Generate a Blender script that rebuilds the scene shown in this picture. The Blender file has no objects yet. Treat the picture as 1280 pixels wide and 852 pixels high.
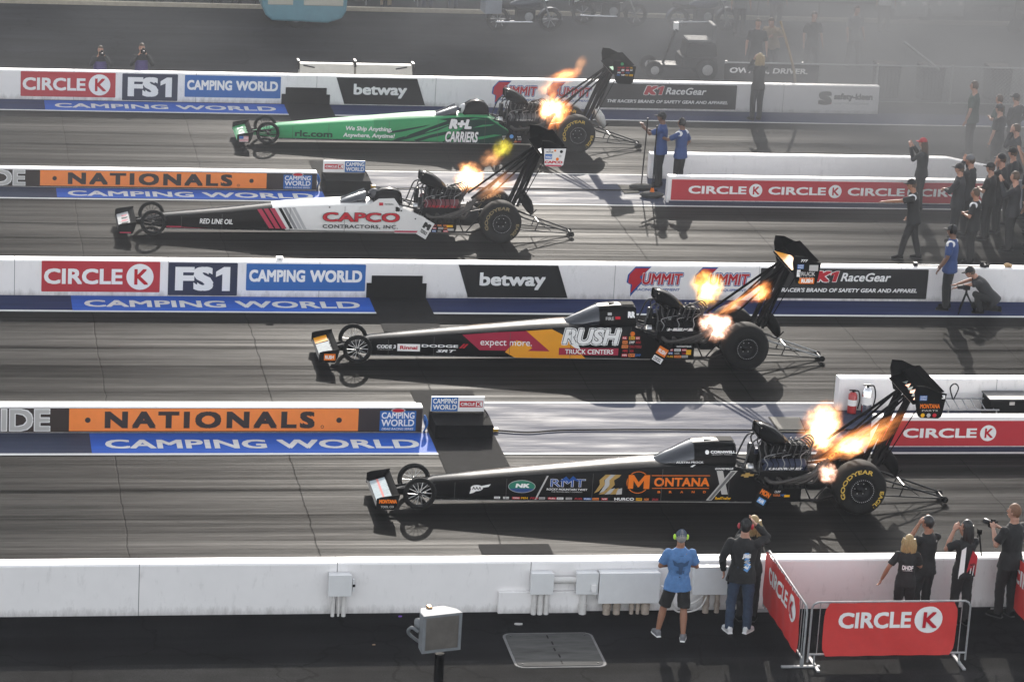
import bpy, math, random
from mathutils import Vector, Matrix
random.seed(11)
S = bpy.context.scene
COL = S.collection
R = math.radians
# ------------------------------------------------------------------ camera
cam_d = bpy.data.cameras.new('camera')
cam = bpy.data.objects.new('camera', cam_d); COL.objects.link(cam)
cam_d.sensor_width = 36.0; cam_d.lens = 113.6
cam_d.clip_start = 0.5; cam_d.clip_end = 3000
PITCH, YAW, ROLL, CAMH = 0.29628, 0.18552, 0.05942, 18.807
_fw = Vector((math.sin(YAW)*math.cos(PITCH), math.cos(YAW)*math.cos(PITCH), -math.sin(PITCH)))
_rt = Vector((math.cos(YAW), -math.sin(YAW), 0)); _up = _rt.cross(_fw)
_c, _s = math.cos(ROLL), math.sin(ROLL)
_r2 = _rt*_c + _up*_s; _u2 = -_rt*_s + _up*_c
cam.matrix_world = Matrix(((_r2.x, _u2.x, -_fw.x, 0), (_r2.y, _u2.y, -_fw.y, 0), (_r2.z, _u2.z, -_fw.z, CAMH), (0, 0, 0, 1)))
S.camera = cam
# ------------------------------------------------------------------ light
SUN_EL, SUN_AZ = R(21.0), R(10.5)          # azimuth from +Y towards +X
w = bpy.data.worlds.new('World'); S.world = w; w.use_nodes = True
nt = w.node_tree; bg = nt.nodes['Background']
sky = nt.nodes.new('ShaderNodeTexSky'); sky.sky_type = 'NISHITA'; sky.sun_disc = False
sky.sun_elevation = SUN_EL; sky.sun_rotation = SUN_AZ
sky.air_density = 1.0; sky.dust_density = 2.0
hsv = nt.nodes.new('ShaderNodeHueSaturation'); hsv.inputs['Saturation'].default_value = .25   # hazy, whitish sky
nt.links.new(sky.outputs[0], hsv.inputs['Color']); nt.links.new(hsv.outputs[0], bg.inputs[0]); bg.inputs[1].default_value = 0.15
sd = bpy.data.lights.new('sun', 'SUN'); sd.energy = 2.1; sd.angle = R(0.5); sd.color = (1.0, .93, .84)
so = bpy.data.objects.new('sun', sd); COL.objects.link(so)
sv = Vector((math.sin(SUN_AZ)*math.cos(SUN_EL), math.cos(SUN_AZ)*math.cos(SUN_EL), math.sin(SUN_EL)))
so.rotation_euler = sv.to_track_quat('Z', 'Y').to_euler(); so.location = (20, 150, 60)
S.view_settings.view_transform = 'Standard'; S.view_settings.look = 'None'
S.view_settings.gamma = 1; S.view_settings.exposure = 1.48
S.cycles.volume_step_rate = 1.0; S.cycles.volume_max_steps = 96
S.cycles.use_denoising = True
S.cycles.max_bounces = 6; S.cycles.transparent_max_bounces = 12
# ------------------------------------------------------------------ materials
def lin(c):
    return tuple((x/12.92 if x <= .04045 else ((x+.055)/1.055)**2.4) for x in c)
def hexc(h):
    return lin(tuple(int(h[i:i+2], 16)/255 for i in (0, 2, 4)))
MATS = {}
def mat(name, col=(.5, .5, .5), rough=.5, metal=0, var=.12, scale=6.0, bump=0, spec=.5, coat=0, stretch=(1, 1, 1), emit=None, alpha=None):
    if name in MATS: return MATS[name]
    m = bpy.data.materials.new(name); m.use_nodes = True; MATS[name] = m
    n = m.node_tree; b = n.nodes['Principled BSDF']; L = n.links.new
    b.inputs['Roughness'].default_value = rough; b.inputs['Metallic'].default_value = metal
    b.inputs['Specular IOR Level'].default_value = spec
    b.inputs['Coat Weight'].default_value = coat; b.inputs['Coat Roughness'].default_value = .06
    c4 = (*col, 1)
    if var > 0 or bump > 0:
        g = n.nodes.new('ShaderNodeNewGeometry'); mp = n.nodes.new('ShaderNodeMapping'); mp.inputs['Scale'].default_value = stretch
        L(g.outputs['Position'], mp.inputs[0])
        t = n.nodes.new('ShaderNodeTexNoise'); t.inputs['Scale'].default_value = scale; t.inputs['Detail'].default_value = 6; t.inputs['Roughness'].default_value = .65
        L(mp.outputs[0], t.inputs[0])
        if var > 0:
            r = n.nodes.new('ShaderNodeMapRange'); r.inputs[1].default_value = .25; r.inputs[2].default_value = .75
            r.inputs[3].default_value = 1-var; r.inputs[4].default_value = 1+var
            L(t.outputs[0], r.inputs[0])
            mx = n.nodes.new('ShaderNodeMix'); mx.data_type = 'RGBA'; mx.blend_type = 'MULTIPLY'; mx.inputs[0].default_value = 1
            mx.inputs[6].default_value = c4; L(r.outputs[0], mx.inputs[7]); L(mx.outputs[2], b.inputs['Base Color'])
        else: b.inputs['Base Color'].default_value = c4
        if bump > 0:
            bm = n.nodes.new('ShaderNodeBump'); bm.inputs['Strength'].default_value = bump; bm.inputs['Distance'].default_value = .02
            L(t.outputs[0], bm.inputs['Height']); L(bm.outputs[0], b.inputs['Normal'])
    else: b.inputs['Base Color'].default_value = c4
    if emit:
        b.inputs['Emission Color'].default_value = (*emit[0], 1); b.inputs['Emission Strength'].default_value = emit[1]
    if alpha is not None: b.inputs['Alpha'].default_value = alpha
    return m
WHITE = mat('white_wall_paint', (.8, .78, .77), .55, var=.05, scale=1.3)
def wall_mat():
    # white wall paint with scuffs and dirty feet: stains have a shape of their own
    m = mat('stained_white_paint', (.8, .775, .765), .5, var=.04, scale=2.0)
    n = m.node_tree; L = n.links.new; b = n.nodes['Principled BSDF']
    src = b.inputs['Base Color'].links[0].from_socket
    g = n.nodes.new('ShaderNodeNewGeometry'); sp = n.nodes.new('ShaderNodeSeparateXYZ'); L(g.outputs['Position'], sp.inputs[0])
    mp = n.nodes.new('ShaderNodeMapping'); mp.inputs['Scale'].default_value = (2.2, 1, .7); L(g.outputs['Position'], mp.inputs[0])
    t = n.nodes.new('ShaderNodeTexNoise'); t.inputs['Scale'].default_value = 3.5; t.inputs['Detail'].default_value = 8; t.inputs['Roughness'].default_value = .7; L(mp.outputs[0], t.inputs[0])
    zr = n.nodes.new('ShaderNodeMapRange'); zr.inputs[1].default_value = .0; zr.inputs[2].default_value = .16; zr.inputs[3].default_value = .36; zr.inputs[4].default_value = 0
    L(sp.outputs[2], zr.inputs[0])
    ad = n.nodes.new('ShaderNodeMath'); ad.operation = 'ADD'; L(t.outputs[0], ad.inputs[0]); L(zr.outputs[0], ad.inputs[1])
    th = n.nodes.new('ShaderNodeMapRange'); th.inputs[1].default_value = .56; th.inputs[2].default_value = .95; th.inputs[3].default_value = 0; th.inputs[4].default_value = .6
    L(ad.outputs[0], th.inputs[0])
    mx = n.nodes.new('ShaderNodeMix'); mx.data_type = 'RGBA'; L(th.outputs[0], mx.inputs[0]); L(src, mx.inputs[6]); mx.inputs[7].default_value = (.2, .18, .17, 1)
    L(mx.outputs[2], b.inputs['Base Color'])
    return m
WALLM = wall_mat()
BLACK = mat('black_paint', (.005, .005, .0055), .65, var=.2, spec=.02)
GLOSSB = mat('black_gloss_body', (.0025, .0025, .003), .2, var=0, spec=.06)
RUBBER = mat('tyre_rubber', (.008, .008, .008), .8, var=.3, scale=9, spec=.12)
DARKM = mat('dark_metal', (.012, .012, .0135), .45, .5, var=.3, scale=14, spec=.3)
STEEL = mat('brushed_steel', (.5, .5, .5), .3, .9, var=.2, scale=20)
CHROME = mat('polished_metal', (.75, .75, .76), .15, 1, var=.08)
GALV = mat('galvanised_steel', (.26, .265, .27), .6, .2, spec=.15, var=.25, scale=12)
RED = mat('banner_red', hexc('b01f2c'), .5, var=.05)
REDT = mat('lettering_red', hexc('b3202e'), .5, var=0, spec=.08)
LW = mat('lettering_white', (.78, .77, .76), .5, var=0, spec=.08)
LG = mat('lettering_grey', (.42, .41, .4), .5, var=0, spec=.08)
LB = mat('lettering_black', (.012, .012, .012), .5, var=0, spec=.08)
BLUEB = mat('banner_blue', (.012, .11, .36), .5, var=.06)
NAVY = mat('banner_navy', (.008, .013, .045), .5, var=.06)
CHAR = mat('banner_charcoal', (.013, .013, .014), .6, var=.08, spec=.15)
BROWN = mat('banner_brown', (.024, .014, .011), .5, var=.06)
ORANGE = mat('banner_orange', hexc('ec8234'), .5, var=.05)
PAINTB = mat('painted_blue', (.02, .085, .38), .6, var=.2, scale=2, stretch=(.3, 3, 1), spec=.04)
PAINTW = mat('track_line_white', (.55, .545, .53), .6, spec=.04, var=.14, scale=5, stretch=(.4, 2, 1))
MATTE = mat('start_strip_black', (.009, .009, .0095), .8, var=.35, scale=3, bump=.1, spec=.02)
YEL = mat('lettering_yellow', hexc('e0a818'), .5, var=0, spec=.08)
ORT = mat('lettering_orange', hexc('d9701c'), .45, var=0, spec=.08)
GRNT = mat('lettering_green', (.0, .2, .1), .45, var=0, spec=.08)
BLT = mat('lettering_blue', (.012, .07, .28), .45, var=0, spec=.08)
SKYB = mat('lettering_sky_blue', (.12, .3, .6), .45, var=0, spec=.08)
GOLD = mat('lettering_gold', (.5, .32, .1), .3, .4, var=0, spec=.08)

# ------------------------------------------------------------------ mesh builder
class MB:
    def __init__(s): s.v = []; s.f = []; s.m = []; s.sm = []; s.mats = []
    def mi(s, m):
        if m not in s.mats: s.mats.append(m)
        return s.mats.index(m)
    def add(s, vs, fs, m, smooth=False):
        o = len(s.v); k = s.mi(m); s.v += [tuple(v) for v in vs]
        for f in fs: s.f.append([i+o for i in f]); s.m.append(k); s.sm.append(smooth)
        return s
    def box(s, x0, x1, y0, y1, z0, z1, m, tap=0):
        t = tap
        v = [(x0, y0, z0), (x1, y0, z0), (x1, y1, z0), (x0, y1, z0), (x0+t, y0+t, z1), (x1-t, y0+t, z1), (x1-t, y1-t, z1), (x0+t, y1-t, z1)]
        return s.add(v, [(3, 2, 1, 0), (4, 5, 6, 7), (0, 1, 5, 4), (1, 2, 6, 5), (2, 3, 7, 6), (3, 0, 4, 7)], m)
    def loft(s, rings, m, smooth=True, caps=True, close=True):
        n = len(rings[0]); vs = [p for r in rings for p in r]; fs = []
        for i in range(len(rings)-1):
            for j in range(n if close else n-1):
                a = i*n+j; b = i*n+(j+1) % n
                fs.append((a, b, b+n, a+n))
        s.add(vs, fs, m, smooth)
        if caps and close:
            s.add(rings[0], [tuple(reversed(range(n)))], m); s.add(rings[-1], [tuple(range(n))], m)
        return s
    def tube(s, pts, r, m, n=8, caps=True):
        pts = [Vector(p) for p in pts]; rs = r if isinstance(r, (list, tuple)) else [r]*len(pts); rings = []
        t0 = (pts[1]-pts[0]).normalized(); u = t0.orthogonal().normalized()
        for i, p in enumerate(pts):
            a = pts[max(i-1, 0)]; b = pts[min(i+1, len(pts)-1)]; t = (b-a).normalized()
            u = (u - t*u.dot(t)).normalized(); w_ = t.cross(u)
            rings.append([p + (u*math.cos(2*math.pi*k/n) + w_*math.sin(2*math.pi*k/n))*rs[i] for k in range(n)])
        return s.loft(rings, m, True, caps)
    def curve(s, ctrl, r, m, n=8, seg=10):
        # Catmull-Rom through control points
        P = [Vector(p) for p in ctrl]; P = [P[0]*2-P[1]] + P + [P[-1]*2-P[-2]]; out = []
        for i in range(1, len(P)-2):
            for k in range(seg):
                t = k/seg; a, b, c, d = P[i-1], P[i], P[i+1], P[i+2]
                out.append(.5*((2*b)+(c-a)*t+(2*a-5*b+4*c-d)*t*t+(3*b-a-3*c+d)*t**3))
        out.append(P[-2]); return s.tube(out, r, m, n)
    def ell(s, c, r, m, nu=14, nv=9, rot=None, keep=None):
        c = Vector(c); vs = []; fs = []
        for i in range(nv+1):
            ph = math.pi*i/nv
            for j in range(nu):
                th = 2*math.pi*j/nu
                p = Vector((r[0]*math.sin(ph)*math.cos(th), r[1]*math.sin(ph)*math.sin(th), r[2]*math.cos(ph)))
                if rot: p = rot @ p
                vs.append(c+p)
        for i in range(nv):
            for j in range(nu):
                a = i*nu+j; b = i*nu+(j+1) % nu
                f = (a, a+nu, b+nu, b)
                if keep:
                    q = sum((vs[k] for k in f), Vector())/4 - c
                    if rot: q = rot.inverted() @ q
                    if not keep(q.x/r[0], q.y/r[1], q.z/r[2]): continue
                fs.append(f)
        return s.add(vs, fs, m, True)
    def lathe(s, prof, c, m, n=40, smooth=True, axis='Y', ph=0):
        # prof: (radius, offset along axis)
        c = Vector(c); vs = []; fs = []; k = len(prof)
        for j in range(n):
            a = 2*math.pi*j/n+ph; ca, sa = math.cos(a), math.sin(a)
            for r_, o in prof:
                if axis == 'Y': vs.append(c+Vector((r_*ca, o, r_*sa)))
                elif axis == 'Z': vs.append(c+Vector((r_*ca, r_*sa, o)))
                else: vs.append(c+Vector((o, r_*ca, r_*sa)))
        for j in range(n):
            for i in range(k-1):
                a = j*k+i; b = ((j+1) % n)*k+i
                fs.append((a, a+1, b+1, b) if axis == 'Y' else (a, b, b+1, a+1))
        return s.add(vs, fs, m, smooth)
    def prism(s, poly, d0, d1, m, plane='XZ'):
        # polygon in a plane extruded along the third axis
        n = len(poly)
        f = {'XZ': lambda a, b, d: (a, d, b), 'XY': lambda a, b, d: (a, b, d), 'YZ': lambda a, b, d: (d, a, b)}[plane]
        v = [f(a, b, d0) for a, b in poly] + [f(a, b, d1) for a, b in poly]
        fs = [tuple(range(n)), tuple(reversed(range(n, 2*n)))] + [(i+n, (i+1) % n+n, (i+1) % n, i) for i in range(n)]
        return s.add(v, fs, m)
    def quad(s, pts, m): return s.add(pts, [tuple(range(len(pts)))], m)
    def xform(s, M, start=0):
        for i in range(start, len(s.v)): s.v[i] = tuple(M @ Vector(s.v[i]))
        return s
    def build(s, name, parent=None, loc=None, bevel=0, smoothing=None, org=None):
        me = bpy.data.meshes.new(name)
        vs = s.v
        if org: vs = [(v[0]-org[0], v[1]-org[1], v[2]-org[2]) for v in vs]
        me.from_pydata(vs, [], s.f)
        for m in s.mats: me.materials.append(m)
        me.polygons.foreach_set('material_index', s.m); me.polygons.foreach_set('use_smooth', s.sm); me.update()
        o = bpy.data.objects.new(name, me); COL.objects.link(o)
        if org: o.location = org
        if loc: o.location = loc
        if parent: o.parent = parent
        if bevel:
            b = o.modifiers.new('bevel', 'BEVEL'); b.width = bevel; b.segments = 2; b.limit_method = 'ANGLE'; b.angle_limit = R(40)
        return o
def tag(o, label=None, cat=None, group=None, kind=None):
    if label: o['label'] = label
    if cat: o['category'] = cat
    if group: o['group'] = group
    if kind: o['kind'] = kind
    return o
def empty(name, loc, label, cat, group=None, rz=0):
    o = bpy.data.objects.new(name, None); COL.objects.link(o); o.location = loc; o.rotation_euler = (0, 0, rz); o.empty_display_size = .2
    return tag(o, label, cat, group)
# ------------------------------------------------------------------ lettering
_TX = {}
def text2d(s, bold=0.0, shear=0.0, space=1.0):
    k = (s, bold, shear, space)
    if k not in _TX:
        cu = bpy.data.curves.new('lettering', 'FONT'); cu.body = s; cu.size = 1; cu.offset = bold; cu.shear = shear
        cu.space_character = space; cu.resolution_u = 3; cu.fill_mode = 'FRONT'
        o = bpy.data.objects.new('lettering', cu)
        me = o.to_mesh(); vs = [(v.co.x, v.co.y) for v in me.vertices]; fs = [tuple(p.vertices) for p in me.polygons]
        fs = [f if (vs[f[1]][0]-vs[f[0]][0])*(vs[f[2]][1]-vs[f[0]][1])-(vs[f[1]][1]-vs[f[0]][1])*(vs[f[2]][0]-vs[f[0]][0]) > 0 else tuple(reversed(f)) for f in fs]
        o.to_mesh_clear(); bpy.data.objects.remove(o); bpy.data.curves.remove(cu)
        xs = [v[0] for v in vs]; ys = [v[1] for v in vs]
        _TX[k] = (vs, fs, (min(xs), max(xs), min(ys), max(ys)))
    return _TX[k]
def T(mb, s, x0, z0, x1, z1, mp, m, bold=.02, shear=0, off=.004, ref=None, space=1.0):
    # heavier weights are built from shifted copies of the glyphs, a tenth of a millimetre apart in depth
    vs, fs, bb = text2d(s, 0, shear, space)
    r = bold if ref is None else ref
    bb = (bb[0]-r, bb[1]+r, bb[2]-r, bb[3]+r)
    sx = (x1-x0)/(bb[1]-bb[0]); sz = (z1-z0)/(bb[3]-bb[2])
    sh = [(0, 0)]
    if bold > .004: sh = [(bold, bold), (-bold, bold), (bold, -bold), (-bold, -bold)] + ([(0, 0)] if bold > .03 else [])
    if bold > .055: sh += [(bold*1.2, 0), (-bold*1.2, 0), (0, bold*1.2), (0, -bold*1.2)]
    for i, (da, db) in enumerate(sh):
        mb.add([mp(x0+(a+da-bb[0])*sx, z0+(b+db-bb[2])*sz, off+.00012*i) for a, b in vs], fs, m)
def ONE(mb, x0, z0, x1, z1, mp, m, off=.004, sl=0):
    w_ = x1-x0; h = z1-z0
    p = [(.45, 0), (1, 0), (1, 1), (.55, 1), (0, .8), (0, .58), (.45, .7)]
    POLY(mb, [(x0+w_*a+sl*b_, z0+h*b_) for a, b_ in p], mp, m, off)
def POLY(mb, pts, mp, m, off=.004):
    a = sum(pts[i][0]*pts[(i+1) % len(pts)][1]-pts[(i+1) % len(pts)][0]*pts[i][1] for i in range(len(pts)))
    if a < 0: pts = pts[::-1]
    mb.add([mp(p[0], p[1], off) for p in pts], [tuple(range(len(pts)))], m)
def RECT(mb, x0, z0, x1, z1, mp, m, off=.004, sl=0):
    POLY(mb, [(x0+sl*0, z0), (x1, z0), (x1+sl, z1), (x0+sl, z1)], mp, m, off)
def DISC(mb, cx, cz, r, mp, m, off=.004, rz=None, n=28):
    rz = rz or r; POLY(mb, [(cx+r*math.cos(2*math.pi*i/n), cz+rz*math.sin(2*math.pi*i/n)) for i in range(n)], mp, m, off)
def wallmap(Y): return lambda x, z, o: (x, Y-o, z)
def groundmap(zz): return lambda x, y, o: (x, y, zz+o)
def rpoly(x0, z0, x1, z1, r, n=4):
    p = []
    for cx, cz, a in ((x1-r, z0+r, -90), (x1-r, z1-r, 0), (x0+r, z1-r, 90), (x0+r, z0+r, 180)):
        for i in range(n+1): t = R(a+90*i/n); p.append((cx+r*math.cos(t), cz+r*math.sin(t)))
    return p
# ================================================================== SETTING
def struct(o): o['kind'] = 'structure'; return o
X0, X1 = -70, 150
def sheet(name, x0, x1, y0, y1, z, m, nx=1):
    mb = MB()
    for i in range(nx):
        a = x0+(x1-x0)*i/nx; b = x0+(x1-x0)*(i+1)/nx
        mb.quad([(a, y0, z), (b, y0, z), (b, y1, z), (a, y1, z)], m)
    return struct(mb.build(name, org=((x0+x1)/2, (y0+y1)/2, z)))
def asphalt(name, base, var, rough=.75, crack=True):
    m = mat(name, base, rough, var=var, scale=.7, bump=0)
    n = m.node_tree; L = n.links.new; b = n.nodes['Principled BSDF']; src = b.inputs['Base Color'].links[0].from_socket
    g = n.nodes.new('ShaderNodeNewGeometry')
    t = n.nodes.new('ShaderNodeTexNoise'); t.inputs['Scale'].default_value = 45; t.inputs['Detail'].default_value = 4; L(g.outputs['Position'], t.inputs[0])
    r = n.nodes.new('ShaderNodeMapRange'); r.inputs[1].default_value = .35; r.inputs[2].default_value = .7; r.inputs[3].default_value = .75; r.inputs[4].default_value = 1.4; L(t.outputs[0], r.inputs[0])
    mx = n.nodes.new('ShaderNodeMix'); mx.data_type = 'RGBA'; mx.blend_type = 'MULTIPLY'; mx.inputs[0].default_value = 1; L(src, mx.inputs[6]); L(r.outputs[0], mx.inputs[7])
    # long tar streaks
    mp = n.nodes.new('ShaderNodeMapping'); mp.inputs['Scale'].default_value = (.12, 1.6, 1); L(g.outputs['Position'], mp.inputs[0])
    t2 = n.nodes.new('ShaderNodeTexNoise'); t2.inputs['Scale'].default_value = 1.2; t2.inputs['Detail'].default_value = 6; L(mp.outputs[0], t2.inputs[0])
    r2 = n.nodes.new('ShaderNodeMapRange'); r2.inputs[1].default_value = .3; r2.inputs[2].default_value = .7; r2.inputs[3].default_value = .55; r2.inputs[4].default_value = 1.5; L(t2.outputs[0], r2.inputs[0])
    m2 = n.nodes.new('ShaderNodeMix'); m2.data_type = 'RGBA'; m2.blend_type = 'MULTIPLY'; m2.inputs[0].default_value = 1; L(mx.outputs[2], m2.inputs[6]); L(r2.outputs[0], m2.inputs[7])
    vo = n.nodes.new('ShaderNodeTexVoronoi'); vo.feature = 'DISTANCE_TO_EDGE'; vo.inputs['Scale'].default_value = .42
    wn = n.nodes.new('ShaderNodeTexNoise'); wn.inputs['Scale'].default_value = 1.6; wn.inputs['Detail'].default_value = 5; L(g.outputs['Position'], wn.inputs[0])
    wa = n.nodes.new('ShaderNodeMix'); wa.data_type = 'RGBA'; wa.blend_type = 'ADD'; wa.inputs[0].default_value = .9; L(g.outputs['Position'], wa.inputs[6]); L(wn.outputs[1], wa.inputs[7]); L(wa.outputs[2], vo.inputs['Vector'])
    ck = n.nodes.new('ShaderNodeMapRange'); ck.inputs[1].default_value = .004; ck.inputs[2].default_value = .014; ck.inputs[3].default_value = .45; ck.inputs[4].default_value = 1; L(vo.outputs['Distance'], ck.inputs[0])
    m3 = n.nodes.new('ShaderNodeMix'); m3.data_type = 'RGBA'; m3.blend_type = 'MULTIPLY'; m3.inputs[0].default_value = 1; L(m2.outputs[2], m3.inputs[6]); L(ck.outputs[0], m3.inputs[7])
    L(m3.outputs[2], b.inputs['Base Color'])
    b.inputs['Specular IOR Level'].default_value = .006
    bm = n.nodes.new('ShaderNodeBump'); bm.inputs['Strength'].default_value = .35; bm.inputs['Distance'].default_value = .01; L(t.outputs[0], bm.inputs['Height']); L(bm.outputs[0], b.inputs['Normal'])
    return m
ASPH = asphalt('apron_asphalt', (.007, .007, .0078), .4)
ASPH2 = asphalt('return_road_asphalt', (.014, .0145, .0165), .3)
ASPH3 = asphalt('worn_asphalt', (.012, .012, .0122), .6)
mb = MB(); mb.quad([(-900, -300, 0), (900, -300, 0), (900, 1600, 0), (-900, 1600, 0)], ASPH); struct(mb.build('ground'))
sheet('service_strip', X0, X1, 30, 44.35, .004, ASPH3)
sheet('return_road', X0, X1, 81.3, 125, .004, ASPH2)

def lane_mat(name, seed, grooves):
    # concrete lane under rubber: long streaks, two rubber grooves, slab joints every 3.07 m (object space, metres)
    m = bpy.data.materials.new(name); m.use_nodes = True; n = m.node_tree; L = n.links.new; N = n.nodes.new
    b = n.nodes['Principled BSDF']
    tc = N('ShaderNodeTexCoord'); sp = N('ShaderNodeSeparateXYZ'); L(tc.outputs['Object'], sp.inputs[0])
    def noise(sc, sx, sy, det=5, rough=.6):
        mp = N('ShaderNodeMapping'); mp.inputs['Scale'].default_value = (sx, sy, 1); mp.inputs['Location'].default_value = (seed*3.1, seed*7.7, seed)
        L(tc.outputs['Object'], mp.inputs[0]); t = N('ShaderNodeTexNoise'); t.inputs['Scale'].default_value = sc; t.inputs['Detail'].default_value = det; t.inputs['Roughness'].default_value = rough
        L(mp.outputs[0], t.inputs[0]); return t.outputs[0]
    def mr(src, a, b_, c, d, clamp=True):
        r = N('ShaderNodeMapRange'); r.inputs[1].default_value = a; r.inputs[2].default_value = b_; r.inputs[3].default_value = c; r.inputs[4].default_value = d; L(src, r.inputs[0]); return r.outputs[0]
    def math_(op, a, b_=None):
        q = N('ShaderNodeMath'); q.operation = op
        for i, x in enumerate((a, b_)):
            if x is None: continue
            if isinstance(x, (int, float)): q.inputs[i].default_value = x
            else: L(x, q.inputs[i])
        return q.outputs[0]
    s1 = mr(noise(1.0, .03, 1.5, 5, .62), .32, .68, .42, 1.58)
    s2 = mr(noise(1.0, .16, 9, 6, .75), .32, .68, .55, 1.5)
    s3 = mr(noise(1.0, 1.6, 42, 4, .7), .3, .7, .72, 1.3)
    f = math_('MULTIPLY', math_('MULTIPLY', s1, s2), s3)
    y = sp.outputs[1]
    for gy, wd, dp in grooves:
        wob = math_('MULTIPLY', math_('SUBTRACT', noise(1.0, .05, .2, 2), .5), .25)
        d = math_('ABSOLUTE', math_('SUBTRACT', math_('ADD', y, wob), gy))
        edge = math_('ADD', d, math_('MULTIPLY', math_('SUBTRACT', noise(1.0, .25, 9, 5, .7), .5), wd*2.0))
        patch = mr(noise(1.0, .16, .5, 3), .38, .58, .35, 1)
        g = mr(edge, wd*.35, wd, dp, 0)
        f = math_('MULTIPLY', f, math_('SUBTRACT', 1, math_('MULTIPLY', g, patch)))
    j = math_('ABSOLUTE', math_('SUBTRACT', math_('FRACT', math_('ADD', math_('DIVIDE', math_('ADD', sp.outputs[0], math_('MULTIPLY', math_('SUBTRACT', noise(1.0, .6, 1.4, 3), .5), .12)), 3.07), .5)), .5))
    joint = mr(j, .0025, .005, .5, 1)
    f = math_('MULTIPLY', f, joint)
    mx = N('ShaderNodeMix'); mx.data_type = 'RGBA'; mx.blend_type = 'MULTIPLY'; mx.inputs[0].default_value = 1; mx.inputs[6].default_value = (LANE_ALB, LANE_ALB*.97, LANE_ALB*.93, 1); L(f, mx.inputs[7])
    L(mx.outputs[2], b.inputs['Base Color'])
    L(mr(noise(1.0, .1, 8, 4), .3, .7, .36, .52), b.inputs['Roughness'])
    L(math_('MULTIPLY', f, .0034), b.inputs['Specular IOR Level'])
    bm = N('ShaderNodeBump'); bm.inputs['Strength'].default_value = .6; bm.inputs['Distance'].default_value = .006
    L(math_('ADD', noise(1.0, .8, 30, 4, .7), math_('MULTIPLY', joint, .8)), bm.inputs['Height']); L(bm.outputs[0], b.inputs['Normal'])
    return m
LANE_ALB = .0092
LANES = [(46.5, 53.75, 51.25), (56.6, 62.42, 59.39), (63.7, 71.2, 68.5), (74.05, 79.82, 76.95)]
for i, (a, b_, yc) in enumerate(LANES):
    m = lane_mat('rubbered_lane_%d' % i, i*13.7+2, [(.62, .13, .62), (-.62, .13, .62), (.0, 1.3, .22), (1.75, .4, .25), (-1.9, .45, .25)])
    mb = MB(); mb.quad([(X0-3.13, a-yc, 0), (X1-3.13, a-yc, 0), (X1-3.13, b_-yc, 0), (X0-3.13, b_-yc, 0)], m)
    o = struct(mb.build('race_lane', loc=(3.13, yc, .004)))
# glossy blue painted pads between the lanes
def pad_mat():
    m = mat('painted_pad', (.04, .046, .072), .42, var=.25, scale=1.2, stretch=(.25, 3, 1), bump=0)
    n = m.node_tree; L = n.links.new; b = n.nodes['Principled BSDF']
    g = n.nodes.new('ShaderNodeNewGeometry'); mp = n.nodes.new('ShaderNodeMapping'); mp.inputs['Scale'].default_value = (.3, 2.2, 1); L(g.outputs['Position'], mp.inputs[0])
    t = n.nodes.new('ShaderNodeTexNoise'); t.inputs['Scale'].default_value = 1.6; t.inputs['Detail'].default_value = 7; t.inputs['Roughness'].default_value = .65; L(mp.outputs[0], t.inputs[0])
    r = n.nodes.new('ShaderNodeMapRange'); r.inputs[1].default_value = .3; r.inputs[2].default_value = .7; r.inputs[3].default_value = .36; r.inputs[4].default_value = .6; L(t.outputs[0], r.inputs[0]); L(r.outputs[0], b.inputs['Roughness'])
    b.inputs['Specular IOR Level'].default_value = .0065
    bm = n.nodes.new('ShaderNodeBump'); bm.inputs['Strength'].default_value = .06; bm.inputs['Distance'].default_value = .01; L(t.outputs[0], bm.inputs['Height']); L(bm.outputs[0], b.inputs['Normal'])
    return m
PAD = pad_mat()
STRIPB = mat('painted_strip_blue', (.016, .024, .075), .65, spec=.02, var=.3, scale=1.5, stretch=(.3, 3, 1))
for y0, y1 in ((53.75, 56.6), (71.2, 74.05)):
    sheet('median_pad', X0, X1, y0, y1, .008, PAD)
for y0, y1 in ((62.42, 63.62), (79.82, 81.1)):
    sheet('painted_strip', X0, X1, y0, y1, .008, STRIPB)
for y, wd in ((53.73, .10), (56.62, .09), (62.4, .11), (71.18, .1), (74.07, .09), (79.8, .1)):
    sheet('edge_line', X0, X1, y-wd/2, y+wd/2, .013, PAINTW)
# dark start-line strips
for x0, x1, y0, y1 in ((8.87, 10.05, 46.5, 49.2), (8.87, 10.05, 52.65, 57.35), (8.87, 10.05, 61.1, 63.6), (8.87, 10.05, 70.3, 75.0), (8.87, 10.05, 79.0, 81.0)):
    sheet('start_strip', x0, x1, y0, y1, .0175, MATTE)
# painted CAMPING WORLD panels on the ground
for y0, y1, ty0, ty1 in ((53.78, 54.86, 54.02, 54.5), (62.44, 63.48, 62.68, 63.16), (71.28, 72.1, 71.42, 71.88), (79.86, 80.9, 80.12, 80.6)):
    mb = MB(); gm = groundmap(.0135)
    mb.quad([(2.75, y0, .0135), (8.86, y0, .0135), (8.86, y1, .0135), (2.75, y1, .0135)], PAINTB)
    o = struct(mb.build('painted_panel'))
    t = MB(); T(t, 'CAMPING', 3.0, ty0, 5.85, ty1, gm, PAINTW, .028, space=1.02); T(t, 'WORLD', 6.05, ty0, 8.6, ty1, gm, PAINTW, .028, space=1.02)
    struct(t.build('lettering', o))

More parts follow.
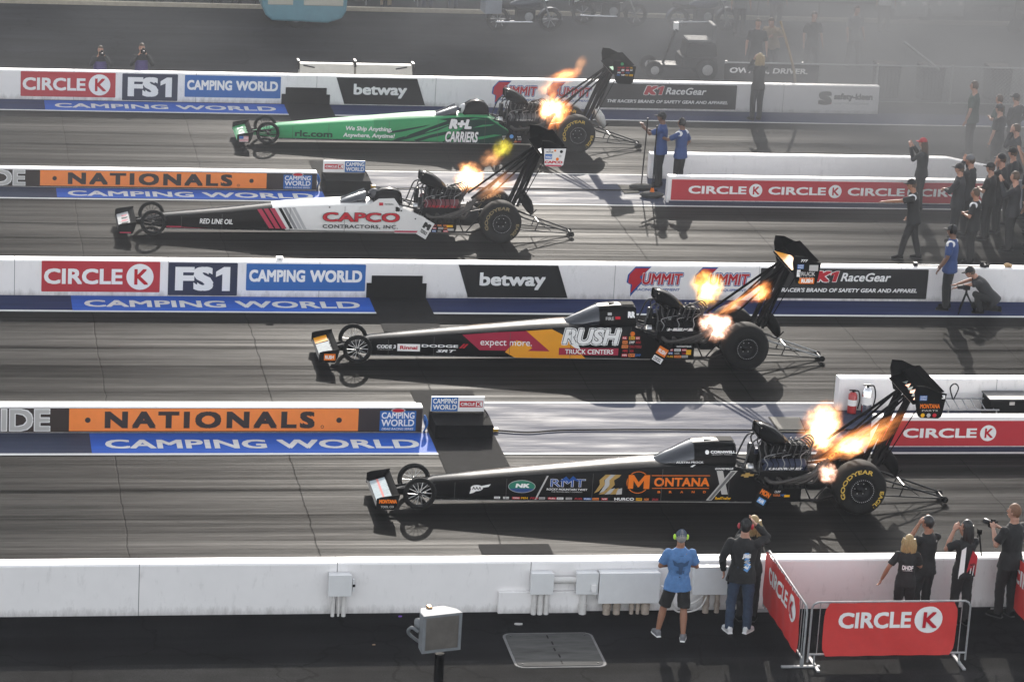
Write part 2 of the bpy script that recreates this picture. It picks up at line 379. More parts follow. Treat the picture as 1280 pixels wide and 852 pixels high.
# ------------------------------------------------------------------ walls
def concrete_wall(name, label, x0, x1, yf, th, h, m=None, seams=(), cham=.025, group=None, slope_end=None):
    m = m or WALLM; mb = MB()
    cuts = [x0] + [s for s in seams if x0 < s < x1] + [x1]
    for a, b in zip(cuts[:-1], cuts[1:]):
        a2, b2 = a+.006, b-.006
        prof = [(yf, 0), (yf, h-cham), (yf+cham, h), (yf+th-cham, h), (yf+th, h-cham), (yf+th, 0)]
        if slope_end and b == x1:
            ra = [(a2, y, z) for y, z in prof]; rm = [(x1-slope_end[0], y, z) for y, z in prof]; rb = [(b2, y, z*slope_end[1]) for y, z in prof]; rings = [ra, rm, rb]
        else: rings = [[(a2, y, z) for y, z in prof], [(b2, y, z) for y, z in prof]]
        mb.loft([r[::-1] for r in rings], m, False)
    # the joint fill behind each seam
    mb.box(x0+.02, x1-.02, yf+.015, yf+th-.015, 0, h*(slope_end[1] if slope_end else 1)-.02, mat('joint_grey', (.2, .2, .2), .8))
    return tag(mb.build(name), label, 'wall', group)
concrete_wall('concrete_wall', 'long white concrete wall in the foreground with grey junction boxes on it', X0, X1, 46.28, .3, .835, seams=[3.12+3.04*k for k in range(-20, 40)])
concrete_wall('concrete_wall', 'white concrete wall across the middle carrying the sharpest row of sponsor signs', X0, X1, 63.5, .3, .75, seams=[4.72+3.1*k for k in range(-20, 40)])
concrete_wall('concrete_wall', 'hazy white concrete wall farthest from the camera, ending beside the smoke', X0, 24.72, 81.0, .26, .76, seams=[.4+3.1*k for k in range(-20, 9)])
concrete_wall('low_wall', 'white low wall behind the near red banner wall with fire extinguishers against it', 16.88, X1, 56.2, .26, .64, seams=[20+3.1*k for k in range(40)])
concrete_wall('low_wall', 'hazy white low wall with sloping right end behind the far red banner wall', 16.95, 25.7, 73.75, .26, .62, slope_end=(1.3, .62))
def circle_k(t, x0, z0, x1, z1, mp, o=.003, m1=LW, ko=.004):
    # CIRCLE in white then a white disc with a red K
    w_ = x1-x0; h = z1-z0; r = h/2; cx = x1-r
    T(t, 'CIRCLE', x0, z0+h*.2, cx-r-w_*.035, z1-h*.2, mp, m1, .03, off=o)
    DISC(t, cx, (z0+z1)/2, r, mp, m1, o); T(t, 'K', cx-r*.42, z0+h*.2, cx+r*.62, z1-h*.2, mp, REDT, .022, off=o+ko)
def barrier_wall_red(label, yf, x0, x1, h, starts, group):
    e = empty('banner_wall', (x0, yf, 0), label, 'wall', group)
    mb = MB(); mb.box(0, x1-x0, 0, .22, 0, h, WALLM); mb.build('wall_block', e, bevel=.015)
    p = MB(); p.box(.09, x1-x0-.02, -.012, -.003, .075, h-.07, RED); pan = p.build('banner', e)
    mp = lambda x, z, o: (x-x0, -.012-o, z)
    t = MB()
    for a in starts: circle_k(t, a, .17, a+1.78, h-.15, mp)
    t.build('lettering', pan)
    b = MB(); b.box(.05, x1-x0-.02, -.02, -.003, .0, .055, NAVY); b.build('base_strip', e)
barrier_wall_red('red sponsor banner wall nearest the camera, right of the flames', 53.95, 16.95, 60, .63, [17.5+2.62*k for k in range(5)], 'red banner walls')
barrier_wall_red('hazy red sponsor banner wall in front of the far officials', 71.5, 16.9, 24.72, .64, [17.4, 19.33, 21.26, 23.05], 'red banner walls')
def nationals(label, yf, h, logo):
    e = empty('median_wall', (8.74, yf, 0), label, 'wall', 'nationals median walls')
    mp = lambda x, z, o: (x-8.74, -.008-o, z)
    mb = MB(); mb.box(X0-8.74, 0, 0, .24, 0, h, WALLM); mb.build('wall_block', e, bevel=.012)
    p = MB(); p.box(X0-8.74, -.004, -.008, -.002, .02, h-.03, BROWN); o1 = p.build('brown_banner', e)
    p = MB(); POLY(p, [(2.39, .045), (7.57, .045), (7.57, h-.035), (2.39, h-.035)], mp, ORANGE, .003); o2 = p.build('orange_banner', e)
    t = MB(); T(t, 'NATIONALS', 3.02, h*.19, 6.78, h*.83, mp, BROWN, .045, off=.006, space=1.28)
    for cx in (2.72, 7.22): DISC(t, cx, h*.5, .05, mp, BROWN, .006)
    DISC(t, 6.92, h*.25, .03, mp, BROWN, .006, n=14); DISC(t, 6.92, h*.25, .02, mp, ORANGE, .0075, n=14)
    t.build('lettering', o2)
    t = MB(); T(t, 'IDE', 1.2, h*.1, 2.05, h*.9, mp, LW, .05, off=.003, ref=.03); T(t, 'IDE', 1.2, h*.1, 2.05, h*.9, mp, mat('lettering_silver', (.5, .49, .47), .35, .3, var=0), .02, off=.006, ref=.03)
    t.build('silver_lettering', o1)
    t = MB(); RECT(t, 7.96, h*.09, 8.62, h*.85, mp, BLUEB, .003)
    T(t, 'CAMPING', 7.99, h*.56, 8.59, h*.8, mp, LW, .02, off=.006); T(t, 'WORLD', 7.99, h*.27, 8.59, h*.53, mp, LW, .02, off=.006)
    T(t, 'DRAG RACING SERIES', 8.0, h*.13, 8.58, h*.21, mp, LW, .01, shear=.2, off=.006)
    DISC(t, 8.29, h*.87, .13, mp, LG, .004, .05); DISC(t, 8.29, h*.87, .11, mp, REDT, .0065, .035)
    t.build('series_logo', e)
nationals('brown and orange NATIONALS median wall nearest the camera', 54.9, .5, 1)
nationals('brown and orange NATIONALS median wall in the far pair of lanes', 72.2, .44, 1)
# ------------------------------------------------------------------ signs on the two long walls
def sign(label, name, x0, z0, x1, z1, Y, m, draw, poly=None, grp=None):
    e = empty(name, ((x0+x1)/2, Y, z0), label, 'sign', grp)
    mp0 = lambda x, z, o: (x-(x0+x1)/2, -.008-o, z-z0)
    pts = poly or rpoly(x0, z0, x1, z1, .02)
    mb = MB(); mb.prism([(x-(x0+x1)/2, z-z0) for x, z in pts], -.008, -.001, m); mb.build('panel', e)
    t = MB(); draw(t, mp0); t.build('lettering', e)
    return e
for Y, pre in ((63.5, ''), (81.0, 'far ')):
    wl = 'on the middle wall' if Y < 70 else 'on the hazy far wall'
    sign('red CIRCLE K sign '+wl, 'sponsor_sign', 2.16, .09, 4.55, .735, Y, RED, lambda t, mp: circle_k(t, 2.21, .14, 4.42, .69, mp), grp='circle k signs')
    def fs1(t, mp):
        T(t, 'FS', 4.86, .13, 5.64, .64, mp, LW, .045); ONE(t, 5.69, .13, 5.98, .64, mp, LW)
    sign('navy FS1 sign '+wl, 'sponsor_sign', 4.72, .03, 6.13, .725, Y, NAVY, fs1, grp='fs1 signs')
    def cw(t, mp):
        T(t, 'CAMPING', 6.37, .33, 7.52, .59, mp, LW, .04); T(t, 'WORLD', 7.62, .33, 8.7, .59, mp, LW, .04)
    sign('blue CAMPING WORLD sign '+wl, 'sponsor_sign', 6.31, .145, 8.77, .715, Y, BLUEB, cw, grp='camping world signs')
    dx = -.5 if Y > 70 else 0
    xb = 10.7+dx
    sign('charcoal slanted betway sign '+wl, 'sponsor_sign', xb, .03, xb+2.34, .73, Y, CHAR, lambda t, mp: T(t, 'betway', xb+.46, .2, xb+1.85, .57, mp, LW, .03),
         [(xb+.23, .03), (xb+2.34, .03), (xb+2.1, .73), (xb, .73)], grp='betway signs')
    for k, xs in enumerate((14.31, 15.75)):
        def summit(t, mp):
            def bolt(g):
                return [(xs+.02-g, .55), (xs+.14, .69+g), (xs+.44+g, .69+g), (xs+.24+g, .5), (xs+.3+g, .42), (xs+.06, .14-g*2), (xs+.09-g, .33), (xs-g, .38)]
            POLY(t, bolt(.035), mp, BLT, .001); POLY(t, bolt(0), mp, REDT, .003)
            T(t, 'UMMIT', xs+.3, .34, xs+1.16, .58, mp, BLT, .10, .12, .0015, .02); T(t, 'UMMIT', xs+.3, .34, xs+1.16, .58, mp, LW, .055, .12, .003, .02); T(t, 'UMMIT', xs+.3, .34, xs+1.16, .58, mp, REDT, .03, .12, .005, .02)
            T(t, 'RACING EQUIPMENT', xs+.16, .19, xs+1.12, .255, mp, BLT, .02, .15, .003)
        sign(('left' if k == 0 else 'right')+' red and blue SUMMIT lightning sign '+wl, 'sponsor_sign', xs-.04, .12, xs+1.28, .71, Y, WHITE, summit, grp='summit signs')
    def k1(t, mp):
        T(t, 'K', 18.33, .43, 18.68, .66, mp, LW, .1, .25, .003, .05); T(t, 'K', 18.33, .43, 18.68, .66, mp, REDT, .06, .25, .005, .05); ONE(t, 18.63, .42, 18.81, .67, mp, LW, .003, .06); ONE(t, 18.645, .43, 18.8, .66, mp, REDT, .005, .06); T(t, 'RaceGear', 18.9, .44, 20.0, .63, mp, LW, .02, .25)
        T(t, "THE RACER'S BRAND OF SAFETY GEAR AND APPAREL", 17.35, .2, 20.6, .29, mp, LW, .03, .2)
    sign('black K1 RaceGear sign '+wl, 'sponsor_sign', 17.15, .06, 20.82, .715, Y, CHAR, k1, grp='racegear signs')
def sk(t, mp):
    T(t, 'S', 23.06, .24, 23.42, .6, mp, CHAR, .07); POLY(t, [(23.06, .26), (23.42, .26), (23.42, .36), (23.06, .34)], mp, REDT, .002)
    T(t, 'safety-kleen', 23.48, .34, 24.54, .56, mp, CHAR, .05); T(t, 'PROTECTION CHOICES PEOPLE', 23.5, .26, 24.44, .31, mp, LG, .01)
sign('white safety-kleen sign at the end of the far wall', 'sponsor_sign', 22.9, .1, 24.62, .66, 81.0, WHITE, sk)
# stepped black start-line recesses painted boards on the walls
for Y, lab in ((63.5, 'stepped black board on the middle wall beside the betway sign'), (81.0, 'stepped black board on the hazy far wall')):
    x = 8.8; z2, z1 = (.485, .325) if Y < 70 else (.445, .27)
    mb = MB(); mb.prism([(x, .01), (x+1.25, .01), (x+1.25, z1), (x+1.16, z1), (x+1.16, z2), (x+.1, z2), (x+.1, z1), (x, z1)], Y-.03, Y-.002, MATTE)
    tag(mb.build('timing_board', bevel=.004), lab, 'board', 'stepped start boards')
# ------------------------------------------------------------------ furniture of the near wall
GREYP = mat('grey_box_paint', (.66, .66, .66), .5, var=.06, scale=4)
PIPEM = mat('white_conduit', (.6, .58, .56), .5, var=.15, scale=9)
def jbox(label, x0, x1, z0, z1, pipes, d=.16, extra=None, rust=False):
    e = empty('junction_box', ((x0+x1)/2, 46.26, 0), label, 'electrical box', 'electrical boxes on the near wall'); cx = (x0+x1)/2
    mb = MB(); mb.box(x0-cx, x1-cx, -d, 0, z0, z1, GREYP); mb.box(x0-cx-.012, x1-cx+.012, -d-.012, -d+.015, z0-.01, z1+.012, GREYP); mb.build('box', e, bevel=.008)
    for px, pr in pipes:
        p = MB(); pm = mat('rusty_conduit', (.35, .29, .24), .7, var=.4, scale=12) if rust else PIPEM
        p.tube([(px-cx, -d*.55, z0+.02), (px-cx, -d*.55, .0)], pr, pm, 12); p.tube([(px-cx, -d*.55, .16), (px-cx, -d*.55, .1)], pr*1.18, pm, 12)
        p.build('conduit', e)
    return e
e = jbox('small grey junction box alone on the left of the near wall, on thin conduits', 6.02, 6.36, .365, .7, [(6.1, .03), (6.19, .018), (6.27, .035)])
p = MB(); p.box(.2, .23, -.12, -.05, .42, .62, GREYP); p.box(.2, .24, -.14, -.12, .5, .54, DARKM); p.build('latch', e, bevel=.004)
e1 = jbox('left grey junction box of the pair joined by a pipe', 9.19, 9.53, .365, .7, [(9.26, .04), (9.36, .045), (9.46, .04)])
p = MB(); p.tube([(.17, -.09, .57), (.56, -.09, .57)], .055, PIPEM, 14); p.build('link_pipe', e1)
e2 = jbox('right grey junction box of the pair, with a small switch cover', 9.91, 10.24, .36, .7, [(10.04, .06)])
p = MB(); p.box(.06, .14, -.21, -.175, .4, .53, WHITE); p.build('switch_cover', e2, bevel=.006)
jbox('widest grey cabinet on the near wall, on rusty stub pipes', 10.27, 11.22, .22, .71, [(10.42, .06), (10.58, .055), (10.82, .035), (10.92, .03), (11.04, .065)], .2, rust=True)
jbox('grey cabinet half hidden between the two men at the near wall', 11.78, 12.32, .34, .79, [(12.02, .05), (12.2, .04)], .17, rust=True)
mb = MB(); mb.box(8.7, 10.02, 46.2, 46.275, 0, .36, WALLM); tag(mb.build('concrete_plinth', bevel=.01), 'low white concrete plinth under the paired junction boxes', 'plinth')
mb = MB()
mb.curve([(11.22, 46.1, .5), (11.4, 46.0, .42), (11.46, 46.05, .2), (11.6, 46.1, .12), (11.9, 46.12, .25), (12.02, 46.15, .5), (12.0, 46.2, .8)], .018, PIPEM, 8)
mb.curve([(11.22, 46.12, .42), (11.36, 46.08, .3), (11.55, 46.1, .05), (11.9, 46.1, .1), (12.06, 46.15, .4)], .014, PIPEM, 8)
tag(mb.build('cable'), 'loose white cables looping between the two large grey cabinets', 'cable')
# steel plate
STPL = mat('worn_steel_plate', (.055, .055, .054), .75, .0, spec=.03, var=.45, scale=3, stretch=(.5, 2, 1), bump=.1)
e = empty('steel_plate', (9.32, 44.7, 0), 'grey steel cover plate with rounded corners lying on the dark asphalt', 'cover plate')
mb = MB(); mb.prism([(x-9.32, y-44.7) for x, y in rpoly(8.66, 44.07, 9.99, 45.34, .12)], .004, .02, STPL, 'XY'); mb.build('plate', e)
mb = MB(); mb.prism([(x-9.32, y-44.7) for x, y in rpoly(8.62, 44.03, 10.03, 45.38, .14)], .003, .012, mat('plate_rim', (.12, .12, .12), .7, spec=.1, var=.3), 'XY'); mb.build('frame', e)
for i in range(5):
    p = MB(); p.box(-.012, .012, -.06, .06, .02, .023, BLACK); p.build('slot', e, loc=(.03-.01*i+.02*(i % 2), -.5+.25*i, 0))
for xx in (-.58, .58):
    for yy in (-.55, .55):
        p = MB(); p.lathe([(0, .026), (.018, .024), (.02, .018)], (xx, yy, 0), DARKM, 10, axis='Z'); p.build('bolt', e)
# floodlight on its pole
e = empty('floodlight', (5.62, 33.2, 0), 'grey square floodlight on a black pole in the foreground', 'floodlight')
mb = MB(); mb.tube([(0, 0, 0), (0, 0, 4.82)], .055, BLACK, 12); mb.build('pole', e)
a = MB()
hs = []
for d, hw, z0, z1 in ((.36, .09, 5.06, 5.24), (.28, .15, 4.99, 5.275), (.1, .225, 4.87, 5.3), (0, .235, 4.855, 5.305), (-.02, .235, 4.855, 5.305)):
    hs.append([(sx*hw, d, zz) for sx, zz in ((-1, z0), (1, z0), (1, z1), (-1, z1))])
hm = mat('lamp_housing', (.17, .18, .19), .6, 0, spec=.1, var=.15, scale=8)
mb = MB(); mb.loft(hs, hm, False, caps=True); housing = mb.build('housing', e, bevel=.01)
p = MB(); p.box(-.2, .2, -.026, -.021, 4.885, 5.275, mat('lamp_glass', (.11, .1, .09), .35, var=.25, scale=5)); p.build('glass', e)
p = MB(); p.box(-.235, .235, -.034, -.02, 4.855, 4.885, hm); p.box(-.235, .235, -.034, -.02, 5.275, 5.305, hm); p.box(-.235, -.2, -.034, -.02, 4.885, 5.275, hm); p.box(.2, .235, -.034, -.02, 4.885, 5.275, hm); p.build('rim', e)
p = MB(); p.curve([(-.24, .08, 5.08), (-.31, .12, 5.12), (-.29, .22, 5.0), (-.06, .16, 4.82)], .02, hm, 8); p.lathe([(0, .0), (.07, 0), (.07, .05), (0, .05)], (-.24, .15, 5.14), hm, 14, axis='X'); p.build('bracket', e)
p = MB(); p.box(-.13, .0, .2, .3, 5.15, 5.27, BLACK); p.box(-.08, -.03, .2, .28, 5.27, 5.31, mat('brass_clip', (.5, .3, .15), .4, .5)); p.build('ballast', e, bevel=.01)
for ch in e.children: 
    if ch.name.split('.')[0] != 'pole': ch.rotation_euler = (0, 0, R(14)); 
# ------------------------------------------------------------------ starting-line boxes with the two-panel sign
for yb, lab, flip in ((54.55, 'black start box with CAMPING WORLD and CIRCLE K sign on it, nearest the camera', 0), (72.1, 'black start box with CIRCLE K and CAMPING WORLD sign on it, in the far lanes', 1)):
    e = empty('start_box', (9.45, yb, 0), lab, 'start box', 'start boxes'); h = .27
    mb = MB(); mb.box(-.52, .54, 0, .86, 0.018, h, MATTE); mb.build('cabinet', e, bevel=.012)
    p = MB(); p.box(-.5, .48, .72, .76, h+.02, h+.3, WHITE); sg = p.build('sign_panel', e, bevel=.004)
    mp = lambda x, z, o: (x, .72-o, z)
    t = MB(); a, b_ = (-.5, -.01) if not flip else (.0, .48)
    RECT(t, a+.005, h+.025, b_, h+.295, mp, BLUEB, .002); T(t, 'CAMPING', a+.03, h+.17, b_-.02, h+.27, mp, LW, .025, off=.004); T(t, 'WORLD', a+.03, h+.055, b_-.02, h+.15, mp, LW, .025, off=.004)
    a, b_ = (.02, .45) if not flip else (-.47, -.03)
    RECT(t, a, h+.1, b_, h+.22, mp, REDT, .002); T(t, 'CIRCLE', a+.02, h+.13, b_-.15, h+.19, mp, LW, .03, off=.004); RECT(t, b_-.13, h+.115, b_-.01, h+.205, mp, LW, .004); T(t, 'K', b_-.11, h+.125, b_-.03, h+.195, mp, REDT, .05, off=.006)
    t.build('lettering', sg)
    p = MB()
    for xx in (-.48, .46): p.box(xx-.012, xx+.012, .75, .83, h-.0, h+.05, DARKM)
    p.build('sign_foot', e)
    p = MB(); p.curve([(.46, .6, h+.1), (.53, .55, h), (.6, .45, .12), (.64, .42, .05)], .012, BLACK, 6); p.box(.58, .7, .36, .46, .02, .075, mat('plug_yellow', (.55, .33, .04), .5)); p.build('connector', e)
    c = MB(); c.curve([(10.15, yb+.4, .03), (10.7, yb+.3, .03), (11.4, yb+.42, .03), (13, yb+.46, .03), (15.4, yb+.42, .03), (16.9, yb+.44, .03)], .016, BLACK, 6, 8)
    tag(c.build('cable'), 'black cable running along the %s painted median' % ('near' if not flip else 'far hazy'), 'cable')
    c = MB(); pts = []
    for k in range(6): pts.append((8.78+.02*random.random(), yb+.3+.02*k, .02+.09*k/1.5+.02*random.random()))
    for k in range(3): c.curve([(8.77+.02*k, yb+.35+.05*k, .02), (8.83, yb+.3+.06*k, .2), (8.78, yb+.38, .33-.05*k), (8.82, yb+.45, .1)], .014, BLUEB, 6, 6)
    tag(c.build('cable'), 'bundle of blue leads beside the %s start box' % ('near' if not flip else 'far'), 'cable')
# items behind the red walls
TAN = mat('tan_mat', (.12, .11, .09), .85, var=.12, scale=20)
e = empty('rubber_mat', (15.72, 55.3, 0), 'square tan mat lying on the near painted median', 'mat'); mb = MB(); mb.prism([(-.28, -.4), (.2, -.42), (.3, .42), (-.26, .44)], .014, .03, TAN, 'XY'); mb.build('mat_top', e); p = MB(); p.prism([(-.3, -.43), (.22, -.45), (.32, .44), (-.28, .47)], .013, .02, BLACK, 'XY'); p.build('edging', e)
mb = MB(); mb.prism([(16.05, 72.28), (16.43, 72.36), (16.44, 73.02), (16.05, 73.04)], .014, .03, TAN, 'XY'); tag(mb.build('rubber_mat'), 'small tan mat on the far painted median beside the brooms', 'mat')
def extinguisher(x, y, h, r, m, lab):
    e = empty('fire_extinguisher', (x, y, 0.01), lab, 'extinguisher')
    mb = MB(); mb.lathe([(0, 0), (r, .01), (r*1.02, h*.1), (r, h*.78), (r*.6, h*.88), (r*.3, h*.9), (0, h*.9)], (0, 0, 0), m, 20, axis='Z'); mb.build('cylinder', e)
    p = MB(); p.lathe([(0, h*.88), (r*.28, h*.88), (r*.28, h*.97), (0, h*.97)], (0, 0, 0), DARKM, 12, axis='Z'); p.box(-r*.9, r*.5, -.015, .015, h*.95, h*.99, DARKM); p.build('valve', e)
    p = MB(); p.curve([(r*.2, 0, h*.94), (r*1.2, 0, h*.92), (r*1.6, -.01, h*.6), (r*1.25, -.02, h*.2)], .014, BLACK, 8); p.build('hose', e)
    p = MB(); p.lathe([(r*1.03, h*.35), (r*1.03, h*.6)], (0, 0, 0), LW, 20, axis='Z'); p.build('label_band', e)
extinguisher(17.12, 56.02, .47, .085, mat('extinguisher_red', (.35, .012, .012), .35, coat=.4), 'short red fire extinguisher against the near white low wall')
extinguisher(17.38, 55.96, .6, .1, CHROME, 'taller silver fire extinguisher beside the red one')
e = empty('equipment_case', (20.4, 55.85, 0), 'long black equipment case behind the near red banner wall', 'case'); mb = MB(); mb.box(-.72, .9, -.3, .2, 0.01, .42, MATTE); mb.build('case_body', e, bevel=.015); p = MB(); p.box(-.74, .92, -.32, .22, .422, .45, mat('case_lid', (.035, .035, .037), .55)); p.build('lid', e, bevel=.008)
for xx in (-.3, .5):
    p = MB(); p.box(xx-.05, xx+.05, -.335, -.32, .34, .4, STEEL); p.build('latch', e)
mb = MB()
for k in range(6): mb.tube([(18.9+.17*k, 55.5, .25), (18.9+.17*k, 55.95, .33)], .012, GALV, 6)
mb.tube([(18.8, 55.5, .25), (19.85, 55.5, .25)], .018, GALV, 6); mb.tube([(18.8, 55.95, .33), (19.85, 55.95, .33)], .018, GALV, 6); mb.tube([(18.85, 55.5, .25), (18.85, 55.5, 0)], .015, GALV, 6); mb.tube([(19.8, 55.5, .25), (19.8, 55.5, 0)], .015, GALV, 6); mb.tube([(18.85, 55.95, .33), (18.85, 55.95, 0)], .015, GALV, 6); mb.tube([(19.8, 55.95, .33), (19.8, 55.95, 0)], .015, GALV, 6)
mb.curve([(19.05, 55.9, .33), (18.98, 55.9, .55), (19.06, 55.9, .64), (19.14, 55.9, .55), (19.07, 55.9, .33)], .014, DARKM, 6)
tag(mb.build('wire_rack'), 'grey wire rack with a hook behind the near red banner wall', 'rack')
DKBX = mat('dark_case', (.03, .03, .032), .6, var=.3)
for x0, x1, y, h, lab in ((17.75, 18.05, 72.6, .26, 'small dark case on the far median beside the men with brooms'), (19.2, 20.3, 72.6, .25, 'long dark case behind the far red banner wall'), (22.2, 23.0, 72.5, .28, 'rounded dark case behind the far red banner wall near the capped person')):
    e = empty('equipment_case', ((x0+x1)/2, y, 0), lab, 'case'); d = (x1-x0)/2
    mb = MB(); mb.box(-d, d, -.2, .2, .01, h*.75, DKBX, .01); mb.build('case_body', e, bevel=.02); p = MB(); p.box(-d+.01, d-.01, -.19, .19, h*.75+.003, h, BLACK, .02); p.build('lid', e, bevel=.02)
mb = MB(); mb.box(23.4, 23.85, 72.3, 72.75, .01, .2, LW, .03); mb.box(23.42, 23.6, 72.32, 72.4, .2, .24, GALV); tag(mb.build('white_case', bevel=.02), 'small white case glinting behind the far red banner wall', 'case')
# camera mount and bits on the middle wall top
for x, lab in ((7.0, 'small white sensor block on top of the middle wall'),):
    mb = MB(); mb.box(x-.07, x+.07, 63.58, 63.72, .75, .82, WHITE); mb.box(x-.03, x+.03, 63.575, 63.585, .77, .8, LG); tag(mb.build('sensor_block', bevel=.008), lab, 'sensor')
mb = MB(); mb.tube([(20.6, 63.66, .765), (22.0, 63.62, .765)], .012, DARKM, 6); mb.box(20.52, 20.6, 63.6, 63.7, .75, .83, DARKM); tag(mb.build('pole'), 'thin dark pole lying on top of the middle wall at the right', 'pole')
mb = MB(); mb.box(22.0, 22.12, 63.58, 63.7, .75, .86, BLACK); mb.tube([(22.06, 63.58, .82), (22.06, 63.48, .8)], .035, DARKM, 10); mb.box(22.1, 22.2, 63.6, 63.68, .75, .8, BLACK); tag(mb.build('video_camera', bevel=.01), 'small black video camera set on the middle wall behind the photographer', 'camera')
mb = MB(); mb.ell((22.6, 63.64, .79), (.08, .06, .045), mat('glove_tan', (.35, .22, .1), .8)); mb.ell((22.66, 63.62, .785), (.04, .07, .035), MATS['glove_tan']); tag(mb.build('glove'), 'tan glove on top of the middle wall at the right edge', 'glove')

for x, y, m, lab, s in ((7.15, 46.12, mat('litter_purple', (.2, .08, .45), .6), 'scrap of purple litter at the foot of the near wall', .045), (7.7, 45.85, LW, 'flattened white paper scrap on the dark asphalt left of the plumbing', .16), (8.95, 45.75, LG, 'pale crumpled scrap on the asphalt above the steel plate', .09), (6.6, 45.0, mat('litter_tan', (.3, .2, .12), .8), 'tiny tan scrap on the asphalt near the floodlight', .03)):
    mb = MB(); q = random.Random(int(x*10)); n = 9
    mb.prism([(x+s*q.uniform(.6, 1)*math.cos(6.283*i/n), y+s*.4*q.uniform(.6, 1)*math.sin(6.283*i/n)) for i in range(n)], .002, .012+s*.1, m, 'XY'); tag(mb.build('litter'), lab, 'litter')
# ================================================================== DRAGSTERS (car faces -X, front axle at x = 0)
def interp(tab, x):
    if x <= tab[0][0]: return tab[0][1]
    for (a, p), (b, q) in zip(tab[:-1], tab[1:]):
        if x <= b: return p+(q-p)*(x-a)/(b-a)
    return tab[-1][1]
WTAB = [(.2, .165), (1.5, .24), (3.0, .315), (4.2, .36), (5.5, .37), (6.2, .37)]
def bw(x): return interp(WTAB, x)
SEAM = [(.2, .42), (1.5, .535), (2.9, .645), (4.0, .735), (5.4, .785), (5.62, .66), (5.95, .44)]
def sidemap(x, z, o): return (x, -bw(x)-.003-o, z)
def flame_mat(name, c0, c1, c2, strength, sharp=1.0, turb=.9):
    m = bpy.data.materials.new(name); m.use_nodes = True; n = m.node_tree; L = n.links.new; N = n.nodes.new
    for q in list(n.nodes):
        if q.type != 'OUTPUT_MATERIAL': n.nodes.remove(q)
    out = [q for q in n.nodes if q.type == 'OUTPUT_MATERIAL'][0]
    tc = N('ShaderNodeTexCoord'); oi = N('ShaderNodeObjectInfo')
    wv = N('ShaderNodeMath'); wv.operation = 'MULTIPLY'; wv.inputs[1].default_value = 37; L(oi.outputs['Random'], wv.inputs[0])
    t = N('ShaderNodeTexNoise'); t.noise_dimensions = '4D'; t.inputs['Scale'].default_value = 1.5; t.inputs['Detail'].default_value = 6; t.inputs['Roughness'].default_value = .66
    L(tc.outputs['Object'], t.inputs['Vector']); L(wv.outputs[0], t.inputs['W'])
    sb = N('ShaderNodeVectorMath'); sb.operation = 'SUBTRACT'; sb.inputs[1].default_value = (.5, .5, .5); L(t.outputs['Color'], sb.inputs[0])
    sc = N('ShaderNodeVectorMath'); sc.operation = 'SCALE'; sc.inputs['Scale'].default_value = turb*2.3; L(sb.outputs[0], sc.inputs[0])
    ad = N('ShaderNodeVectorMath'); ad.operation = 'ADD'; L(tc.outputs['Object'], ad.inputs[0]); L(sc.outputs[0], ad.inputs[1])
    le = N('ShaderNodeVectorMath'); le.operation = 'LENGTH'; L(ad.outputs[0], le.inputs[0])
    mr = N('ShaderNodeMapRange'); mr.interpolation_type = 'SMOOTHSTEP'; mr.inputs[1].default_value = .92; mr.inputs[2].default_value = .92-.8/sharp; mr.inputs[3].default_value = 0; mr.inputs[4].default_value = 1; L(le.outputs['Value'], mr.inputs[0])
    # fade to nothing at the domain's own surface
    l0 = N('ShaderNodeVectorMath'); l0.operation = 'LENGTH'; L(tc.outputs['Object'], l0.inputs[0])
    m0 = N('ShaderNodeMapRange'); m0.inputs[1].default_value = 1.0; m0.inputs[2].default_value = .8; L(l0.outputs['Value'], m0.inputs[0])
    mu = N('ShaderNodeMath'); mu.operation = 'MULTIPLY'; L(mr.outputs[0], mu.inputs[0]); L(m0.outputs[0], mu.inputs[1])
    cr = N('ShaderNodeValToRGB'); e = cr.color_ramp.elements; e[0].position = .0; e[0].color = (*c0, 1); e[1].position = 1; e[1].color = (*c2, 1); k = e.new(.5); k.color = (*c1, 1)
    L(mu.outputs[0], cr.inputs[0])
    mp2 = N('ShaderNodeMapping'); mp2.inputs['Scale'].default_value = (3.6, 3.6, 1.3); L(ad.outputs[0], mp2.inputs[0])
    t2 = N('ShaderNodeTexNoise'); t2.noise_dimensions = '4D'; t2.inputs['Scale'].default_value = 1.0; t2.inputs['Detail'].default_value = 4; L(mp2.outputs[0], t2.inputs['Vector']); L(wv.outputs[0], t2.inputs['W'])
    q2 = N('ShaderNodeMapRange'); q2.inputs[1].default_value = .36; q2.inputs[2].default_value = .66; q2.inputs[3].default_value = .08*strength; q2.inputs[4].default_value = 1.9*strength; L(t2.outputs[0], q2.inputs[0])
    st = N('ShaderNodeMath'); st.operation = 'MULTIPLY'; L(q2.outputs[0], st.inputs[1]); L(mu.outputs[0], st.inputs[0])
    em = N('ShaderNodeEmission'); L(cr.outputs[0], em.inputs[0]); L(st.outputs[0], em.inputs[1])
    L(em.outputs[0], out.inputs['Volume']); MATS[name] = m
    return m
FL_PALE = flame_mat('flame_pale', (1, .32, .09), (1, .56, .24), (1, .8, .5), 6.5)
FL_OR = flame_mat('flame_orange', (1, .26, .05), (1, .38, .11), (1, .56, .22), 5.0, .85)
FL_YEL = flame_mat('flame_yellow', (.95, .42, .06), (1, .6, .14), (1, .78, .34), 5.4)
FL_PINK = flame_mat('flame_pinkish', (1, .42, .24), (1, .62, .46), (1, .82, .7), 5.8, 1.0, 1.25)
FL_PUFF = flame_mat('flame_greenish_yellow', (.5, .42, .03), (.62, .5, .03), (.7, .6, .08), 2.4, .9, 1.1)
FL_FADE = flame_mat('flame_fading', (.9, .35, .12), (1, .45, .18), (1, .6, .3), 2.4, .7, 1.0)
